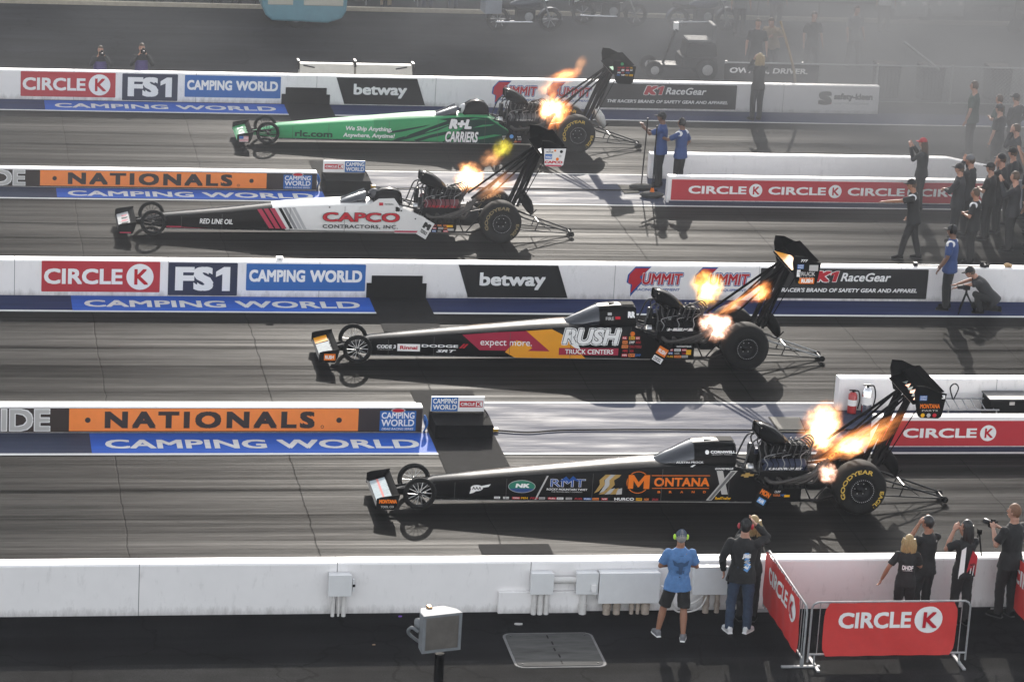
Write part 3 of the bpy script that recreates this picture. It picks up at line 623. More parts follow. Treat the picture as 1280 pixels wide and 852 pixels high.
def flame(par, p0, p1, wdt, m, label):
    p0, p1 = Vector(p0), Vector(p1); d = p1-p0; L = d.length/2*1.15
    mb = MB(); mb.ell((0, 0, 0), (1, 1, 1), m, 20, 12)
    o = mb.build('exhaust_flame', par); o.location = (p0+p1)/2; o.rotation_euler = d.to_track_quat('Z', 'Y').to_euler(); o.scale = (wdt*1.65, wdt*1.65, L*1.25)
    tag(o, label); return o
def arctext(mb, s, c, r, h, a0, a1, y, m, bold=.03):
    vs, fs, bb = text2d(s, bold)
    out = []
    for u, v in vs:
        a = R(a0+(a1-a0)*(u-bb[0])/(bb[1]-bb[0])); q = r+h*(v-bb[2])/(bb[3]-bb[2])
        out.append((c[0]+q*math.cos(a), y, c[1]+q*math.sin(a)))
    mb.add(out, fs, m)
def rear_wheel(e, s, letters, lm):
    c = Vector((7.62, s*.58, .455)); hw = .225
    w_ = empty_part('rear_wheel', e, c)
    prof = [(.2, -hw+.05), (.215, -hw+.0), (.3, -hw-.012), (.385, -hw-.004), (.43, -hw+.03), (.452, -hw+.075), (.457, 0)]
    prof = prof + [(r, -o) for r, o in prof[:-1][::-1]]
    mb = MB(); mb.lathe(prof, (0, 0, 0), RUBBER, 72)
    mb.v = [(x*(1+.03*max(0, -z-.15)/.3), y*(1+.16*max(0, -z-.2)/.26*(1-abs(x)/.6)+.02*math.sin(math.atan2(z, x)*11)*max(0, -z)/.4), max(z, -.452)) for x, y, z in mb.v]
    for k in range(0): pass
    ty = mb.build('tyre', w_)
    if letters:
        t = MB()
        for sg in (-1,):
            yy = -hw-.0165 if sg < 0 else hw+.0165
            t = MB(); arctext(t, 'GOODYEAR', (0, 0), .315, .075, 205, 62, yy, lm); t.build('tyre_lettering', w_); t = MB(); arctext(t, 'EAGLE', (0, 0), .315, .07, 0, -62, yy, lm); t.build('tyre_lettering', w_)
    r = MB(); o = -hw if s < 0 else hw; k = 1 if s < 0 else -1
    r.lathe([(.214, o+k*.0), (.2, o-k*.012), (.185, o+k*.02), (.17, o+k*.12), (.06, o+k*.14), (.05, o+k*.05), (0, o+k*.05)], (0, 0, 0), DARKM, 40)
    r.build('rim', w_)
    b = MB()
    for i in range(36):
        a = 2*math.pi*i/36; b.ell((.2*math.cos(a), o-k*.016, .2*math.sin(a)), (.0075, .006, .0075), STEEL, 6, 4)
    for i in range(6):
        a = 2*math.pi*i/6; b.ell((.1*math.cos(a), o+k*.12, .1*math.sin(a)), (.012, .012, .012), STEEL, 6, 4)
    b.build('bead_bolts', w_)
    return w_
def empty_part(name, par, loc):
    o = bpy.data.objects.new(name, None); COL.objects.link(o); o.parent = par; o.location = loc; o.empty_display_size = .1; return o
def front_wheel(e, s, spoke, disc=None):
    w_ = empty_part('front_wheel', e, (0, s*.37, .285))
    mb = MB(); mb.lathe([(.222, -.03), (.235, -.042), (.262, -.042), (.28, -.028), (.286, 0), (.28, .028), (.262, .042), (.235, .042), (.222, .03), (.222, -.03)], (0, 0, 0), RUBBER, 44); mb.build('tyre', w_)
    r = MB(); r.lathe([(.224, -.03), (.21, -.034), (.205, 0), (.21, .034), (.224, .03)], (0, 0, 0), DARKM, 44)
    r.lathe([(0, -.05), (.03, -.05), (.035, -.03), (.035, .05), (0, .05)], (0, 0, 0), DARKM, 16)
    r.build('rim', w_)
    k = MB()
    for i in range(14):
        a = 2*math.pi*i/14; sd = -.028 if i % 2 else .028
        k.tube([(.03*math.cos(a+.2), sd, .03*math.sin(a+.2)), (.212*math.cos(a), 0, .212*math.sin(a))], .0055, spoke, 5)
    k.build('spokes', w_)
    return w_
def dragster(name, label, loc, c):
    e = empty(name, loc, label, 'race car', 'dragsters at the start line')
    bm_, nose = c['body'], c.get('nose', c['body'])
    seam = c.get('seam', SEAM)
    # body shell
    mb = MB(); xs = [-.42, -.2, .1, .28, .9, 1.6, 2.2, 2.6, 2.9, 3.4, 4.0, 4.5, 5.0, 5.42, 5.62, 5.95]
    def ring(x):
        if x < .25:
            q = (x+.42)/.67; hw = .06+.1*q; zb = .17-.05*q; zs = .22+.17*q; zt = zs+.02
        else: hw = bw(x); zb = .105; zs = interp(seam, x); zt = zs+interp([(.25, .02), (3.5, .055), (4.2, .05), (5.4, .03), (6, .0)], x)
        h = [(-hw*.86, zb), (-hw, zb+.035), (-hw, zs-.03), (-hw*.95, zs), (-hw*.6, zs+(zt-zs)*.75), (0, zt)]
        return [(x, y, z) for y, z in h] + [(x, -y, z) for y, z in h[:-1][::-1]]
    split = c.get('split', 99)
    fr = [x for x in xs if x <= split]; bk = [x for x in xs if x >= split]
    mb.loft([ring(x) for x in fr], nose, True, True)
    if len(bk) > 1: mb.loft([ring(x) for x in bk], bm_, True, True)
    b = mb.build('body_shell', e)
    es = b.modifiers.new('edges', 'EDGE_SPLIT'); es.split_angle = R(35)
    d = MB(); c['decal'](d)
    for x in (.62, 1.5, 2.98, 4.18, 5.36): RECT(d, x, .12, x+.008, interp(seam, x)-.03, sidemap, SEAMM, .0125)
    for k in range(18): DISC(d, .4+.3*k, .118, .007, sidemap, LG, .0125, n=8)
    d.build('livery', b)
    fl = MB(); fl.box(.3, 5.9, -.36, .36, .085, .1, mat('floor_pan', (.25, .24, .23), .5, .3)); fl.v = [(x, y*bw(x)/.37, z) for x, y, z in fl.v]; fl.build('floor_pan', e)
    # cockpit
    if c['canopy'] == 'capsule':
        st = [(4.03, .765, .2, .03), (4.4, .95, .28, .12), (4.74, 1.105, .3, .17), (5.1, 1.135, .31, .2), (5.42, 1.13, .3, .2), (5.48, 1.1, .29, .18)]
        def cr(x, zt, wb, wt):
            zb = interp(SEAM, x)-.02
            h = [(-wb, zb), (-wb*.98, zb+(zt-zb)*.35), (-(wb+wt)/2*1.05, zb+(zt-zb)*.72), (-wt, zt-.02), (-wt*.6, zt)]
            return [(x, y, z) for y, z in h] + [(x, -y, z) for y, z in h[::-1]]
        g = MB(); g.loft([cr(*s) for s in st[:3]], c.get('glass', GLASS), True, True); g.build('windscreen', e)
        k = MB(); k.loft([cr(*s) for s in st[2:]], c.get('cap', GLOSSB), True, True); cap = k.build('cockpit_canopy', e)
        q = cap.modifiers.new('edges', 'EDGE_SPLIT'); q.split_angle = R(40)
        k = MB(); k.box(4.95, 5.08, -.05, .06, 1.132, 1.142, c.get('vent', BLACK)); k.box(5.2, 5.46, -.12, .12, 1.13, 1.142, BLACK); k.build('roof_vent', cap, bevel=.005)
        t = MB(); c['canopy_text'](t, lambda x, z, o: (x, -(.315-.115*max(0, (z-.9)/.24))-o-.006, z)); t.build('lettering', cap)
    else:
        st = [(3.96, .71, .26, .02), (4.3, .83, .27, .14), (4.66, .97, .26, .2)]
        g = MB(); rs = []
        for x, zt, wb, wt in st:
            zb = interp(seam, min(x, 4.6)); h = [(-wb, zb), (-wb*.9, zb+(zt-zb)*.6), (-wt, zt)]
            rs.append([(x, y, z) for y, z in h] + [(x, -y, z) for y, z in h[::-1]])
        g.loft(rs, c.get('glass', GLASS), True, False, close=False); ws = g.build('windscreen', e); ws.modifiers.new('shell', 'SOLIDIFY').thickness = .008
        zt = c.get('cage', 1.08)
        k = MB(); rr = []
        for x, z, w0 in ((4.82, .8, .25), (4.9, .8+(zt-.8)*.72, .23), (5.03, .8+(zt-.8)*.95, .22), (5.2, zt, .22), (5.36, .8+(zt-.8)*.9, .22), (5.46, .8+(zt-.8)*.55, .22), (5.5, .66, .22)):
            h = [(-w0, .66), (-w0*.98, .66+(z-.66)*.55), (-w0*.7, z-.03), (-w0*.35, z)]
            rr.append([(x, y, q) for y, q in h] + [(x, -y, q) for y, q in h[::-1]])
        k.loft(rr, GLOSSB, True, True); k.build('roll_cage_shroud', e)
        k = MB(); k.ell((4.86, 0, .88), (.13, .12, .14), c['helmet'], 16, 10); k.box(4.73, 4.8, -.09, .09, .85, .93, GLASS); k.build('driver_helmet', e)
        k = MB(); k.lathe([(.13, -.012), (.15, -.012), (.15, .012), (.13, .012), (.13, -.012)], (4.55, 0, .78), BLACK, 18, axis='X'); k.build('steering_wheel', e)
    # front wing
    f = empty_part('front_wing', e, (-.6, 0, .22)); hw = .66
    def foil(x0, z0, x1, z1, t): return [(x0, z0), (x0+.25*(x1-x0), z0+.25*(z1-z0)+t), (x1, z1+.004), (x1, z1-.004), (x0+.25*(x1-x0), z0+.25*(z1-z0)-t*.6)]
    k = MB(); k.prism([(x+.6, z-.22) for x, z in foil(-.78, .165, -.47, .26, .018)], -hw, hw, c['fwing']); mn = k.build('wing_element', f)
    k = MB(); c.get('fdecal', lambda *_: 0)(k, lambda x, y, o: (x+.6, y, .165+.019+(x+.78)*.29+o-.22+.004*(x+.78))); 
    if k.v: k.build('livery', mn)
    k = MB(); k.prism([(x+.6, z-.22) for x, z in foil(-.48, .27, -.385, .345, .008)], -hw, hw, BLACK); k.build('wing_element', f)
    ep = [(-.78, .12), (-.47, .1), (-.42, .2), (-.375, .375), (-.7, .325), (-.77, .3)]
    for s in (-1, 1):
        k = MB(); k.prism([(x+.6, z-.22) for x, z in ep], s*hw-.008, s*hw+.008, c.get('fep', BLACK)); p = k.build('end_plate', f)
        if s < 0:
            k = MB(); c['fep_decal'](k, lambda x, z, o: (x+.6, -hw-.009-o, z-.22))
            if k.v: k.build('lettering', p)
    k = MB()
    for s in (-1, 1): k.tube([(-.5, s*.1, .25), (-.2, s*.1, .27), (.1, s*.12, .3)], [.022, .028, .035], GLOSSB, 8)
    k.build('wing_mount', f, loc=(.6, 0, -.22))
    for s in (-1, 1): front_wheel(e, s, c['spoke'])
    k = MB()
    for s in (-1, 1):
        k.tube([(0, 0, .285), (0, s*.34, .285)], .022, DARKM, 8); k.tube([(.3, s*.16, .2), (0, s*.32, .24)], .013, DARKM, 6); k.tube([(.3, s*.16, .38), (0, s*.32, .33)], .013, DARKM, 6)
    k.build('front_axle', e)
    # rear wheels, axle, frame rails
    for s in (-1, 1): rear_wheel(e, s, c['tyre_text'], c.get('tyre_mat', YEL))
    k = MB(); k.tube([(7.62, -.42, .455), (7.62, .42, .455)], .07, DARKM, 12); k.ell((7.62, 0, .455), (.2, .16, .2), DARKM); k.lathe([(.0, -.2), (.2, -.2), (.23, -.1), (.23, .1), (.16, .22), (0, .22)], (6.98, 0, .43), DARKM, 20, axis='X'); k.build('rear_axle', e, bevel=0)
    k = MB()
    for s in (-1, 1):
        k.tube([(5.4, s*.3, .74), (5.9, s*.33, .62), (6.9, s*.33, .58), (7.5, s*.26, .68), (7.95, s*.22, .66)], .021, DARKM, 8)
        k.tube([(5.4, s*.33, .12), (7.0, s*.34, .13), (7.85, s*.22, .3)], .023, DARKM, 8)
        for xa, xb in ((5.62, 5.9), (6.1, 5.9), (6.85, 6.6), (6.9, 7.3), (7.85, 7.5)): k.tube([(xa, s*.335, .13 if xa < 7.3 else .3), (xb, s*.32, .62)], .014, DARKM, 6)
    k.tube([(7.95, -.22, .66), (7.95, .22, .66)], .02, DARKM, 8)
    k.build('frame_rails', e)
    k = MB(); k.box(5.55, 6.66, .36, .375, .115, .345, GLOSSB); k.build('engine_side_panel', e); k = MB(); k.box(5.55, 6.66, -.375, -.36, .115, .345, GLOSSB); sp = k.build('engine_side_panel', e)
    t = MB(); c['panel_decal'](t, lambda x, z, o: (x, -.378-o, z)); t.build('sponsor_stickers', sp)
    k = MB(); M = Matrix.Translation((5.98, -.42, .22)) @ Matrix.Rotation(R(c.get('defl_rot', 28)), 4, 'Y') @ Matrix.Rotation(R(-12), 4, 'Z')
    k.box(-.12, .12, -.006, .006, -.2, .2, c.get('defl', GLOSSB)); k.xform(M); df = k.build('deflector_panel', e)
    t = MB(); c['defl_decal'](t, lambda x, z, o: (x, -.008-o, z)); t.xform(M)
    if t.v: t.build('lettering', df)
    # engine
    en = empty_part('engine', e, (0, 0, 0)); rnd = random.Random(5)
    k = MB(); k.box(5.82, 6.78, -.2, .2, .28, .62, DARKM); k.box(5.86, 6.72, -.14, .14, .12, .28, DARKM); k.box(5.95, 6.7, -.2, .2, .62, .86, BLACK, .04)
    for i in range(9): k.box(5.86+.1*i, 5.9+.1*i, -.225, .225, .3, .5, BLACK)
    k.build('engine_block', en, bevel=.01)
    for s in (-1, 1):
        k = MB(); M = Matrix.Translation((6.33, s*.3, .71)) @ Matrix.Rotation(R(-s*24), 4, 'X')
        k.box(-.44, .44, -.13, .13, -.17, .03, DARKM); k.xform(M); hd = k.build('cylinder_head', en, bevel=.01)
        k = MB(); k.box(-.4, .4, -.115, .115, .033, .13, c['valve'], .02); k.xform(M); vc = k.build('valve_cover', en, bevel=.02)
        if s < 0:
            t = MB(); t_map = lambda x, z, o: (x, -.117-o+.0*z, z); c['valve_text'](t, lambda x, z, o: (x, -.1-.016+(z-.03)*.2-o, z)); t.xform(M); t.build('lettering', vc)
        k = MB()
        for i in range(8):
            xx = 5.97+.1*i; k.curve([(xx, s*.41, .7), (xx+.03, s*(.45+.02*rnd.random()), .78+.06*rnd.random()), (xx+.05, s*.3, .92), (6.8, s*.14, .9+.1*rnd.random())], .009, BLACK if i % 3 else mat('wire_grey', (.2, .2, .2), .5), 5, 6)
        k.build('plug_wires', en)
        for i in range(4):
            x0 = 6.0+.21*i; h = MB()
            h.curve([(x0, s*.36, .55), (x0+.09, s*.46, .5), (x0+.3-.03*i, s*.52, .53), (6.78+.05*i, s*.53, .68+.015*i), (6.9+.055*i, s*(.52-.01*i), .87+.02*i)], [.036]*1 and .036, HEADER, 10, 7)
            h.build('exhaust_header', en)
    k = MB(); k.box(6.0, 6.74, -.17, .17, .865, 1.06, BLACK, .02)
    for i in range(8): k.box(6.03+.088*i, 6.05+.088*i, -.178, .178, .9, 1.075, DARKM)
    k.build('supercharger', en, bevel=.012)
    k = MB(); k.lathe([(0, -.04), (.11, -.04), (.11, .04), (0, .04)], (5.8, 0, .95), DARKM, 22, axis='X'); k.lathe([(0, -.04), (.09, -.04), (.09, .04), (0, .04)], (5.8, 0, .42), DARKM, 22, axis='X'); k.box(5.765, 5.835, -.112, -.098, .42, .95, RUBBER); k.box(5.765, 5.835, .098, .112, .42, .95, RUBBER)
    k.lathe([(0, -.05), (.07, -.05), (.07, .05), (0, .05)], (5.76, -.2, .68), STEEL, 16, axis='X'); k.box(5.72, 5.82, -.3, -.12, .5, .62, DARKM); k.build('blower_drive', en, bevel=.005)
    k = MB(); rr = []
    for x, z0, z1, w0 in ((5.86, 1.235, 1.42, .23), (5.98, 1.17, 1.41, .235), (6.14, 1.1, 1.355, .23), (6.3, 1.075, 1.25, .21), (6.43, 1.07, 1.13, .18)):
        rr.append([(x, -w0, z0), (x-.0, -w0*1.0, z0+(z1-z0)*.55), (x, -w0*.72, z1-.015), (x, 0, z1), (x, w0*.72, z1-.015), (x, w0, z0+(z1-z0)*.55), (x, w0, z0), (x, 0, z0-.005)])
    k.loft(rr, c.get('scoop', GLOSSB), True, False); sc = k.build('injector_scoop', en); sc.modifiers.new('shell', 'SOLIDIFY').thickness = .012
    k = MB()
    for i in range(3): k.box(5.9, 5.912, -.215+.145*i, -.075+.145*i, 1.235, 1.4, DARKM)
    k.quad([(6.0, -.21, 1.17), (6.0, .21, 1.17), (6.0, .21, 1.39), (6.0, -.21, 1.39)], BLACK); k.build('butterfly_plates', sc)
    k = MB(); HS = mat('braided_hose', (.045, .045, .048), .5, .3, var=.3, scale=60)
    for s in (-1, 1):
        k.curve([(5.93, s*.14, 1.2), (5.78, s*.2, 1.14), (5.7, s*.24, .95), (5.62, s*.26, .72), (5.55, s*.2, .68)], .016, HS, 7, 7)
        k.curve([(5.96, s*.17, 1.2), (5.86, s*.26, 1.1), (5.9, s*.31, .92), (5.88, s*.33, .66)], .014, HS, 7, 7)
        k.curve([(6.0, s*.18, 1.18), (5.98, s*.27, 1.02), (6.05, s*.32, .84)], .012, HS, 7, 7)
        for i in range(6): k.curve([(6.08+.1*i, s*.2, .8), (6.1+.1*i, s*(.27+.02*rnd.random()), .95+.05*rnd.random()), (6.16+.1*i, s*.2, 1.09), (6.2+.08*i, s*.1, 1.1)], .0085, HS, 6, 5)
    for i in range(5): k.curve([(6.45+.03*i, -.1+.03*i, 1.06), (6.6+.06*i, -.14+.07*i, 1.14+.03*rnd.random()), (6.78+.05*i, -.2+.1*i, 1.02), (6.84, -.22+.1*i, .8)], .011, HS, 6, 6)
    k.curve([(5.5, -.05, .8), (5.58, -.1, .74), (5.7, -.1, .72)], .015, HS, 6)
    k.build('fuel_hoses', en)
    k = MB()
    for i in range(26):
        x = rnd.uniform(5.8, 6.85); y = -rnd.uniform(.18, .36); z = rnd.uniform(.3, 1.08); q = rnd.uniform(.015, .035)
        if z > .8: y *= .6
        if i % 2: k.lathe([(0, -q), (q, -q), (q, q), (0, q)], (x, y, z), rnd.choice([DARKM, STEEL, BLACK]), 10, axis=rnd.choice('XYZ'))
        else: k.box(x-q, x+q, y-q, y+q, z-q*.7, z+q*.7, rnd.choice([DARKM, DARKM, BLACK, GALV]))
    k.build('engine_fittings', en, bevel=.004)
    # rear wing
    wg = empty_part('rear_wing', e, (8.6, 0, 2.0)); ox, oz = 8.6, 2.0; hw = .75
    ep = [(8.44, 1.98), (8.49, 1.8), (8.55, 1.765), (8.86, 1.755), (8.92, 1.8), (8.975, 2.2), (8.8, 2.235), (8.6, 2.33), (8.42, 2.34), (8.4, 2.2)]
    for s in (-1, 1):
        k = MB(); k.prism([(x-ox, z-oz) for x, z in ep], s*hw-.006, s*hw+.006, c.get('wep', BLACK)); p = k.build('end_plate', wg)
        if s < 0:
            t = MB(); c['wing_decal'](t, lambda x, z, o: (x-ox, -hw-.007-o, z-oz)); t.build('sponsor_stickers', p)
    els = [((8.39, 2.0), (8.62, 2.085), .02), ((8.6, 2.12), (8.78, 2.19), .012), ((8.77, 2.2), (8.93, 2.235), .01)]
    for i, (a, b_, t_) in enumerate(els):
        k = MB(); k.prism([(x-ox, z-oz) for x, z in foil(a[0], a[1], b_[0], b_[1], t_)], -hw+.008, hw-.008, c['wel'][i]); o = k.build('wing_element', wg)
        if i == 0:
            t = MB(); c['wing_top'](t, lambda x, y, oo: (x-ox, y, 2.0+.37*(x-8.39)+.024+oo-oz))
            if t.v: t.build('livery', o)
    k = MB(); k.quad([(8.395-ox, -hw+.01, 1.992-oz), (8.395-ox, hw-.01, 1.992-oz), (8.388-ox, hw-.01, 2.006-oz), (8.388-ox, -hw+.01, 2.006-oz)], LG); k.build('leading_edge', wg)
    k = MB()
    for s in (-1, 1):
        k.tube([(7.92, s*.2, .68), (8.46, s*.26, 2.0)], .05, BLACK, 8); k.tube([(8.05, s*.2, .7), (8.52, s*.26, 2.02)], .032, BLACK, 8)
        k.tube([(7.0, s*.24, .88), (8.42, s*.16, 1.99)], .026, BLACK, 8); k.tube([(7.45, s*.24, .98), (8.44, s*.22, 1.99)], .02, BLACK, 8)
        k.tube([(8.1, s*.24, .74), (8.6, s*.6, 2.03)], .010, GLOSSB, 6)
    k.tube([(8.2, -.23, 1.36), (8.2, .23, 1.36)], .016, GLOSSB, 6)
    k.build('wing_strut', wg, loc=(-ox, 0, -oz))
    # wheelie bar and parachutes
    wb = empty_part('wheelie_bar', e, (0, 0, 0)); k = MB()
    for s in (-1, 1):
        k.tube([(7.9, s*.26, .62), (8.2, s*.25, .45), (9.3, s*.16, .1)], .017, GALV if c.get('wb') else DARKM, 8); k.tube([(7.8, s*.28, .2), (9.3, s*.16, .08)], .014, DARKM, 8)
        k.tube([(8.55, s*.22, .35), (8.48, s*.23, .15)], .012, DARKM, 6); k.tube([(8.55, s*.22, .35), (8.85, s*.2, .14)], .008, DARKM, 6)
    k.tube([(9.3, -.2, .09), (9.3, .2, .09)], .014, DARKM, 8); k.tube([(8.55, -.22, .34), (8.55, .22, .34)], .012, STEEL, 8); k.build('bar_frame', wb)
    for s in (-1, 1): k = MB(); k.lathe([(0, -.03), (.055, -.03), (.06, 0), (.055, .03), (0, .03)], (9.33, s*.17, .062), RUBBER, 16); k.build('small_wheel', wb)
    for s in (-1, 1):
        k = MB(); cm = c.get('chute', BLACK); rr = []
        for t_, q in ((0, .07), (.06, .11), (.22, .125), (.36, .11), (.42, .05)):
            rr.append([(8.12+t_*.72, s*.17+q*1.1*math.cos(a), .93-t_*.75+q*math.sin(a)*1.5) for a in [2*math.pi*i/12 for i in range(12)]])
        k.loft(rr, cm, True, True); k.build('parachute_pack', e)
    k = MB(); k.curve([(8.0, -.15, .62), (8.2, -.2, .56), (8.35, -.2, .5), (8.5, -.16, .62)], .012, BLACK, 6); k.build('parachute_line', e)
    for f_ in c['flames']: flame(e, *f_)
    return e
WBLK = mat('wing_black', (.003, .003, .0032), .7, var=.2, spec=0)
SEAMM = mat('panel_seam', (.05, .05, .05), .5, var=0)
GLASS = mat('dark_canopy_glass', (.01, .013, .02), .06, var=0, spec=.7, coat=.4)
HEADER = mat('header_pipe', (.05, .045, .042), .45, .6, var=.4, scale=15)
SPOKE = mat('light_spoke', (.55, .55, .55), .3, .6, var=0)
rs = random.Random(3)
STK = [RED, LW, YEL, BLUEB, LG, REDT, LW, ORANGE]
WORDS = ['MPE', 'NGK', 'SPARK', 'LUCAS', 'PEN', 'OIL', 'RACING', 'VP', 'TOOLS', 'FUEL', 'DMP', 'CLEV']
def stickers(t, mp, x0, z0, x1, z1, rows, n, seed):
    q = random.Random(seed); dh = (z1-z0)/rows
    for r in range(rows):
        x = x0+q.uniform(0, .03)
        for i in range(n):
            w_ = (x1-x0)/n*q.uniform(.62, .95); m = q.choice(STK); z = z0+r*dh
            if x+w_ > x1: break
            if q.random() < .55:
                RECT(t, x, z+dh*.14, x+w_, z+dh*.86, mp, m, .002); T(t, q.choice(WORDS), x+w_*.1, z+dh*.3, x+w_*.9, z+dh*.7, mp, LW if m in (RED, BLUEB, REDT) else LB, .02, off=.004)
            else: T(t, q.choice(WORDS), x, z+dh*.2, x+w_, z+dh*.8, mp, m, .02, q.choice([0, .2]), off=.003)
            x += (x1-x0)/n
def wing_stick(t, mp, word, wm, seed):
    T(t, word, 8.52, 1.94, 8.87, 2.02, mp, wm, .03)
    RECT(t, 8.5, 2.08, 8.63, 2.17, mp, BLUEB, .002); T(t, 'CAMPING', 8.51, 2.13, 8.62, 2.16, mp, LW, .01, off=.004); T(t, 'WORLD', 8.51, 2.09, 8.62, 2.12, mp, LW, .01, off=.004)
    for i, m in enumerate((YEL, LG, REDT)): DISC(t, 8.58+.105*i, 1.815, .036, mp, m, .002, n=16)
    T(t, 'PARTS', 8.56, 1.885, 8.84, 1.915, mp, LG, .01)
# ---------------------------------------------------- car 1: black and orange, nearest
NKG, NKB = mat('oval_green', (.0, .16, .1), .4, var=0), mat('oval_blue', (.01, .05, .2), .4, var=0)
def decal1(t):
    mp = sidemap
    # winged white oval
    DISC(t, 1.0, .325, .105, mp, LW, .002, .055, 24); T(t, 'AAA', .92, .295, 1.08, .35, mp, LB, .02, off=.004); POLY(t, [(1.06, .36), (1.24, .4), (1.2, .35), (1.08, .33)], mp, LW, .0022); POLY(t, [(.9, .3), (.88, .22), (.95, .24), (1.0, .275)], mp, LW, .0022)
    DISC(t, 1.77, .365, .235, mp, LG, .002, .115, 36); DISC(t, 1.77, .365, .225, mp, NKG, .004, .105, 36)
    POLY(t, [(1.77+.225*math.cos(a), .365+.105*math.sin(a)) for a in [R(200+14*i) for i in range(11)]], mp, NKB, .006); T(t, 'NK', 1.66, .345, 1.9, .42, mp, LW, .05, .1, .008)
    POLY(t, [(2.0, .13), (2.03, .13), (2.22, .565), (2.19, .565)], mp, LG, .002)
    T(t, 'RMT', 2.26, .37, 2.86, .51, mp, LW, .02, 0, .002, .01); T(t, 'RMT', 2.26, .37, 2.86, .51, mp, BLT, .0, 0, .004, .01)
    POLY(t, [(2.4, .46), (2.52, .56), (2.58, .5), (2.64, .57), (2.76, .46), (2.64, .5), (2.58, .45), (2.5, .49)], mp, BLT, .006)
    T(t, 'ROCKY MOUNTAIN TWIST', 2.2, .305, 2.9, .34, mp, LW, .02, off=.003); T(t, 'THE PROVEN BOLT COMPANY', 2.28, .268, 2.82, .29, mp, LG, .01, off=.003)
    # gold and silver rearing figure emblem (an abstract ribbon)
    for dx, m in ((0, GOLD), (.09, LG), (.17, GOLD)):
        POLY(t, [(3.02+dx, .26), (3.1+dx, .3), (3.2+dx, .42), (3.18+dx, .5), (3.27+dx, .56), (3.3+dx, .6), (3.2+dx, .6), (3.1+dx, .5), (3.11+dx, .42)], mp, m, .002+.002*dx*10)
    for k in range(4): POLY(t, [(3.1+.1*k, .24), (3.2+.1*k, .25), (3.32+.06*k, .36), (3.24+.06*k, .34)], mp, LG if k % 2 else GOLD, .006)
    for q, m_, o_ in ((.012, GLOSSB, .0045), (0, ORT, .006)):
        POLY(t, [(a_, b_) for a_, b_ in ((3.6-q, .35-q), (3.69+q, .35-q), (3.69+q, .5), (3.77, .38-q), (3.79, .38-q), (3.87-q, .5), (3.87-q, .35-q), (3.97+q, .35-q), (3.97+q, .6+q), (3.88, .6+q), (3.78, .47+q), (3.69, .6+q), (3.6-q, .6+q))], mp, m_, o_)
    for k in range(2): pass
    n_ = 28; cx, cz = 3.77, .465
    for i in range(n_):
        a, b_ = 2*math.pi*i/n_, 2*math.pi*(i+1)/n_
        POLY(t, [(cx+.2*math.cos(a), cz+.2*math.sin(a)), (cx+.2*math.cos(b_), cz+.2*math.sin(b_)), (cx+.18*math.cos(b_), cz+.188*math.sin(b_)), (cx+.188*math.cos(a), cz+.188*math.sin(a))], mp, ORT, .003)
    T(t, 'ONTANA', 4.05, .395, 5.02, .555, mp, ORT, .03, off=.004, space=1.05)
    RECT(t, 4.0, .585, 5.02, .597, mp, ORT, .003); RECT(t, 4.02, .355, 5.02, .367, mp, ORT, .003)
    for i, ch in enumerate('BRAND'): T(t, ch, 4.12+.2*i, .275, 4.17+.2*i, .315, mp, ORT, .03, off=.003)
    T(t, 'GOODYEAR', 5.1, .7, 5.42, .735, mp, LW, .03, .2)
    # silver cross
    XM = mat('lettering_silver', (.5, .49, .47), .35, .3, var=0)
    POLY(t, [(4.98, .14), (5.08, .14), (5.5, .68), (5.38, .68)], mp, XM, .003); POLY(t, [(5.13, .68), (5.24, .68), (5.36, .25), (5.25, .25)], mp, XM, .0045)
    POLY(t, [(5.02, .15), (5.07, .15), (5.46, .665), (5.4, .665)], mp, mat('dark_silver', (.13, .13, .13), .4, .3, var=0), .006)
    T(t, 'RedTrailer', 5.14, .155, 5.42, .205, mp, YEL, .03, .15)
    stickers(t, mp, 1.3, .13, 3.3, .185, 1, 13, 4); T(t, 'HURCO', 3.38, .135, 3.72, .185, mp, LW, .03); stickers(t, mp, 3.74, .125, 4.3, .19, 1, 4, 9)
    POLY(t, [(4.66, .755), (4.72, .79), (4.76, .79), (4.7, .745)], mp, LW, .002)
def canopy1(t, mp):
    DISC(t, 4.96, .985, .035, mp, LW, .002, n=18); T(t, 'CORNWELL', 5.02, .97, 5.46, 1.01, mp, LW, .04); T(t, 'QUALITY TOOLS', 5.04, .94, 5.4, .96, mp, LG, .02)
    T(t, 'AUSTIN PROCK', 4.42, .8, 4.9, .835, mp, LW, .02)
def panel1(t, mp):
    stickers(t, mp, 6.02, .2, 6.42, .33, 2, 3, 21); RECT(t, 6.36, .2, 6.46, .24, mp, YEL, .004)
    # bow tie and badges on the black panel behind the cockpit
    POLY(t, [(5.56, .585), (5.62, .585), (5.62, .56), (5.7, .56), (5.7, .585), (5.78, .585), (5.8, .62), (5.72, .62), (5.72, .645), (5.64, .645), (5.64, .62), (5.58, .62)], mp, GOLD, .004)
def side_extra1(t):
    pass
def defl1(t, mp): T(t, 'MON', -.09, .02, .09, .12, mp, ORT, .05); RECT(t, -.06, -.13, .08, -.03, mp, SKYB, .002); T(t, 'AIR', -.05, -.11, .06, -.05, mp, LW, .03)
def fdecal1(t, mp):
    POLY(t, [(-.745, -.55), (-.49, -.55), (-.49, .5), (-.745, .5)], mp, mat('wing_silver', (.3, .35, .37), .6, 0, spec=.05, var=.25, scale=18), .002)
    POLY(t, [(-.635, -.55), (-.6, -.55), (-.6, .5), (-.635, .5)], mp, mat('stripe_salmon', (.5, .17, .16), .6, var=0, spec=.05), .004)
def fep1(t, mp): T(t, 'MONTANA', -.73, .22, -.43, .29, mp, ORT, .06); T(t, 'TOOL CO', -.7, .14, -.48, .18, mp, LG, .02)
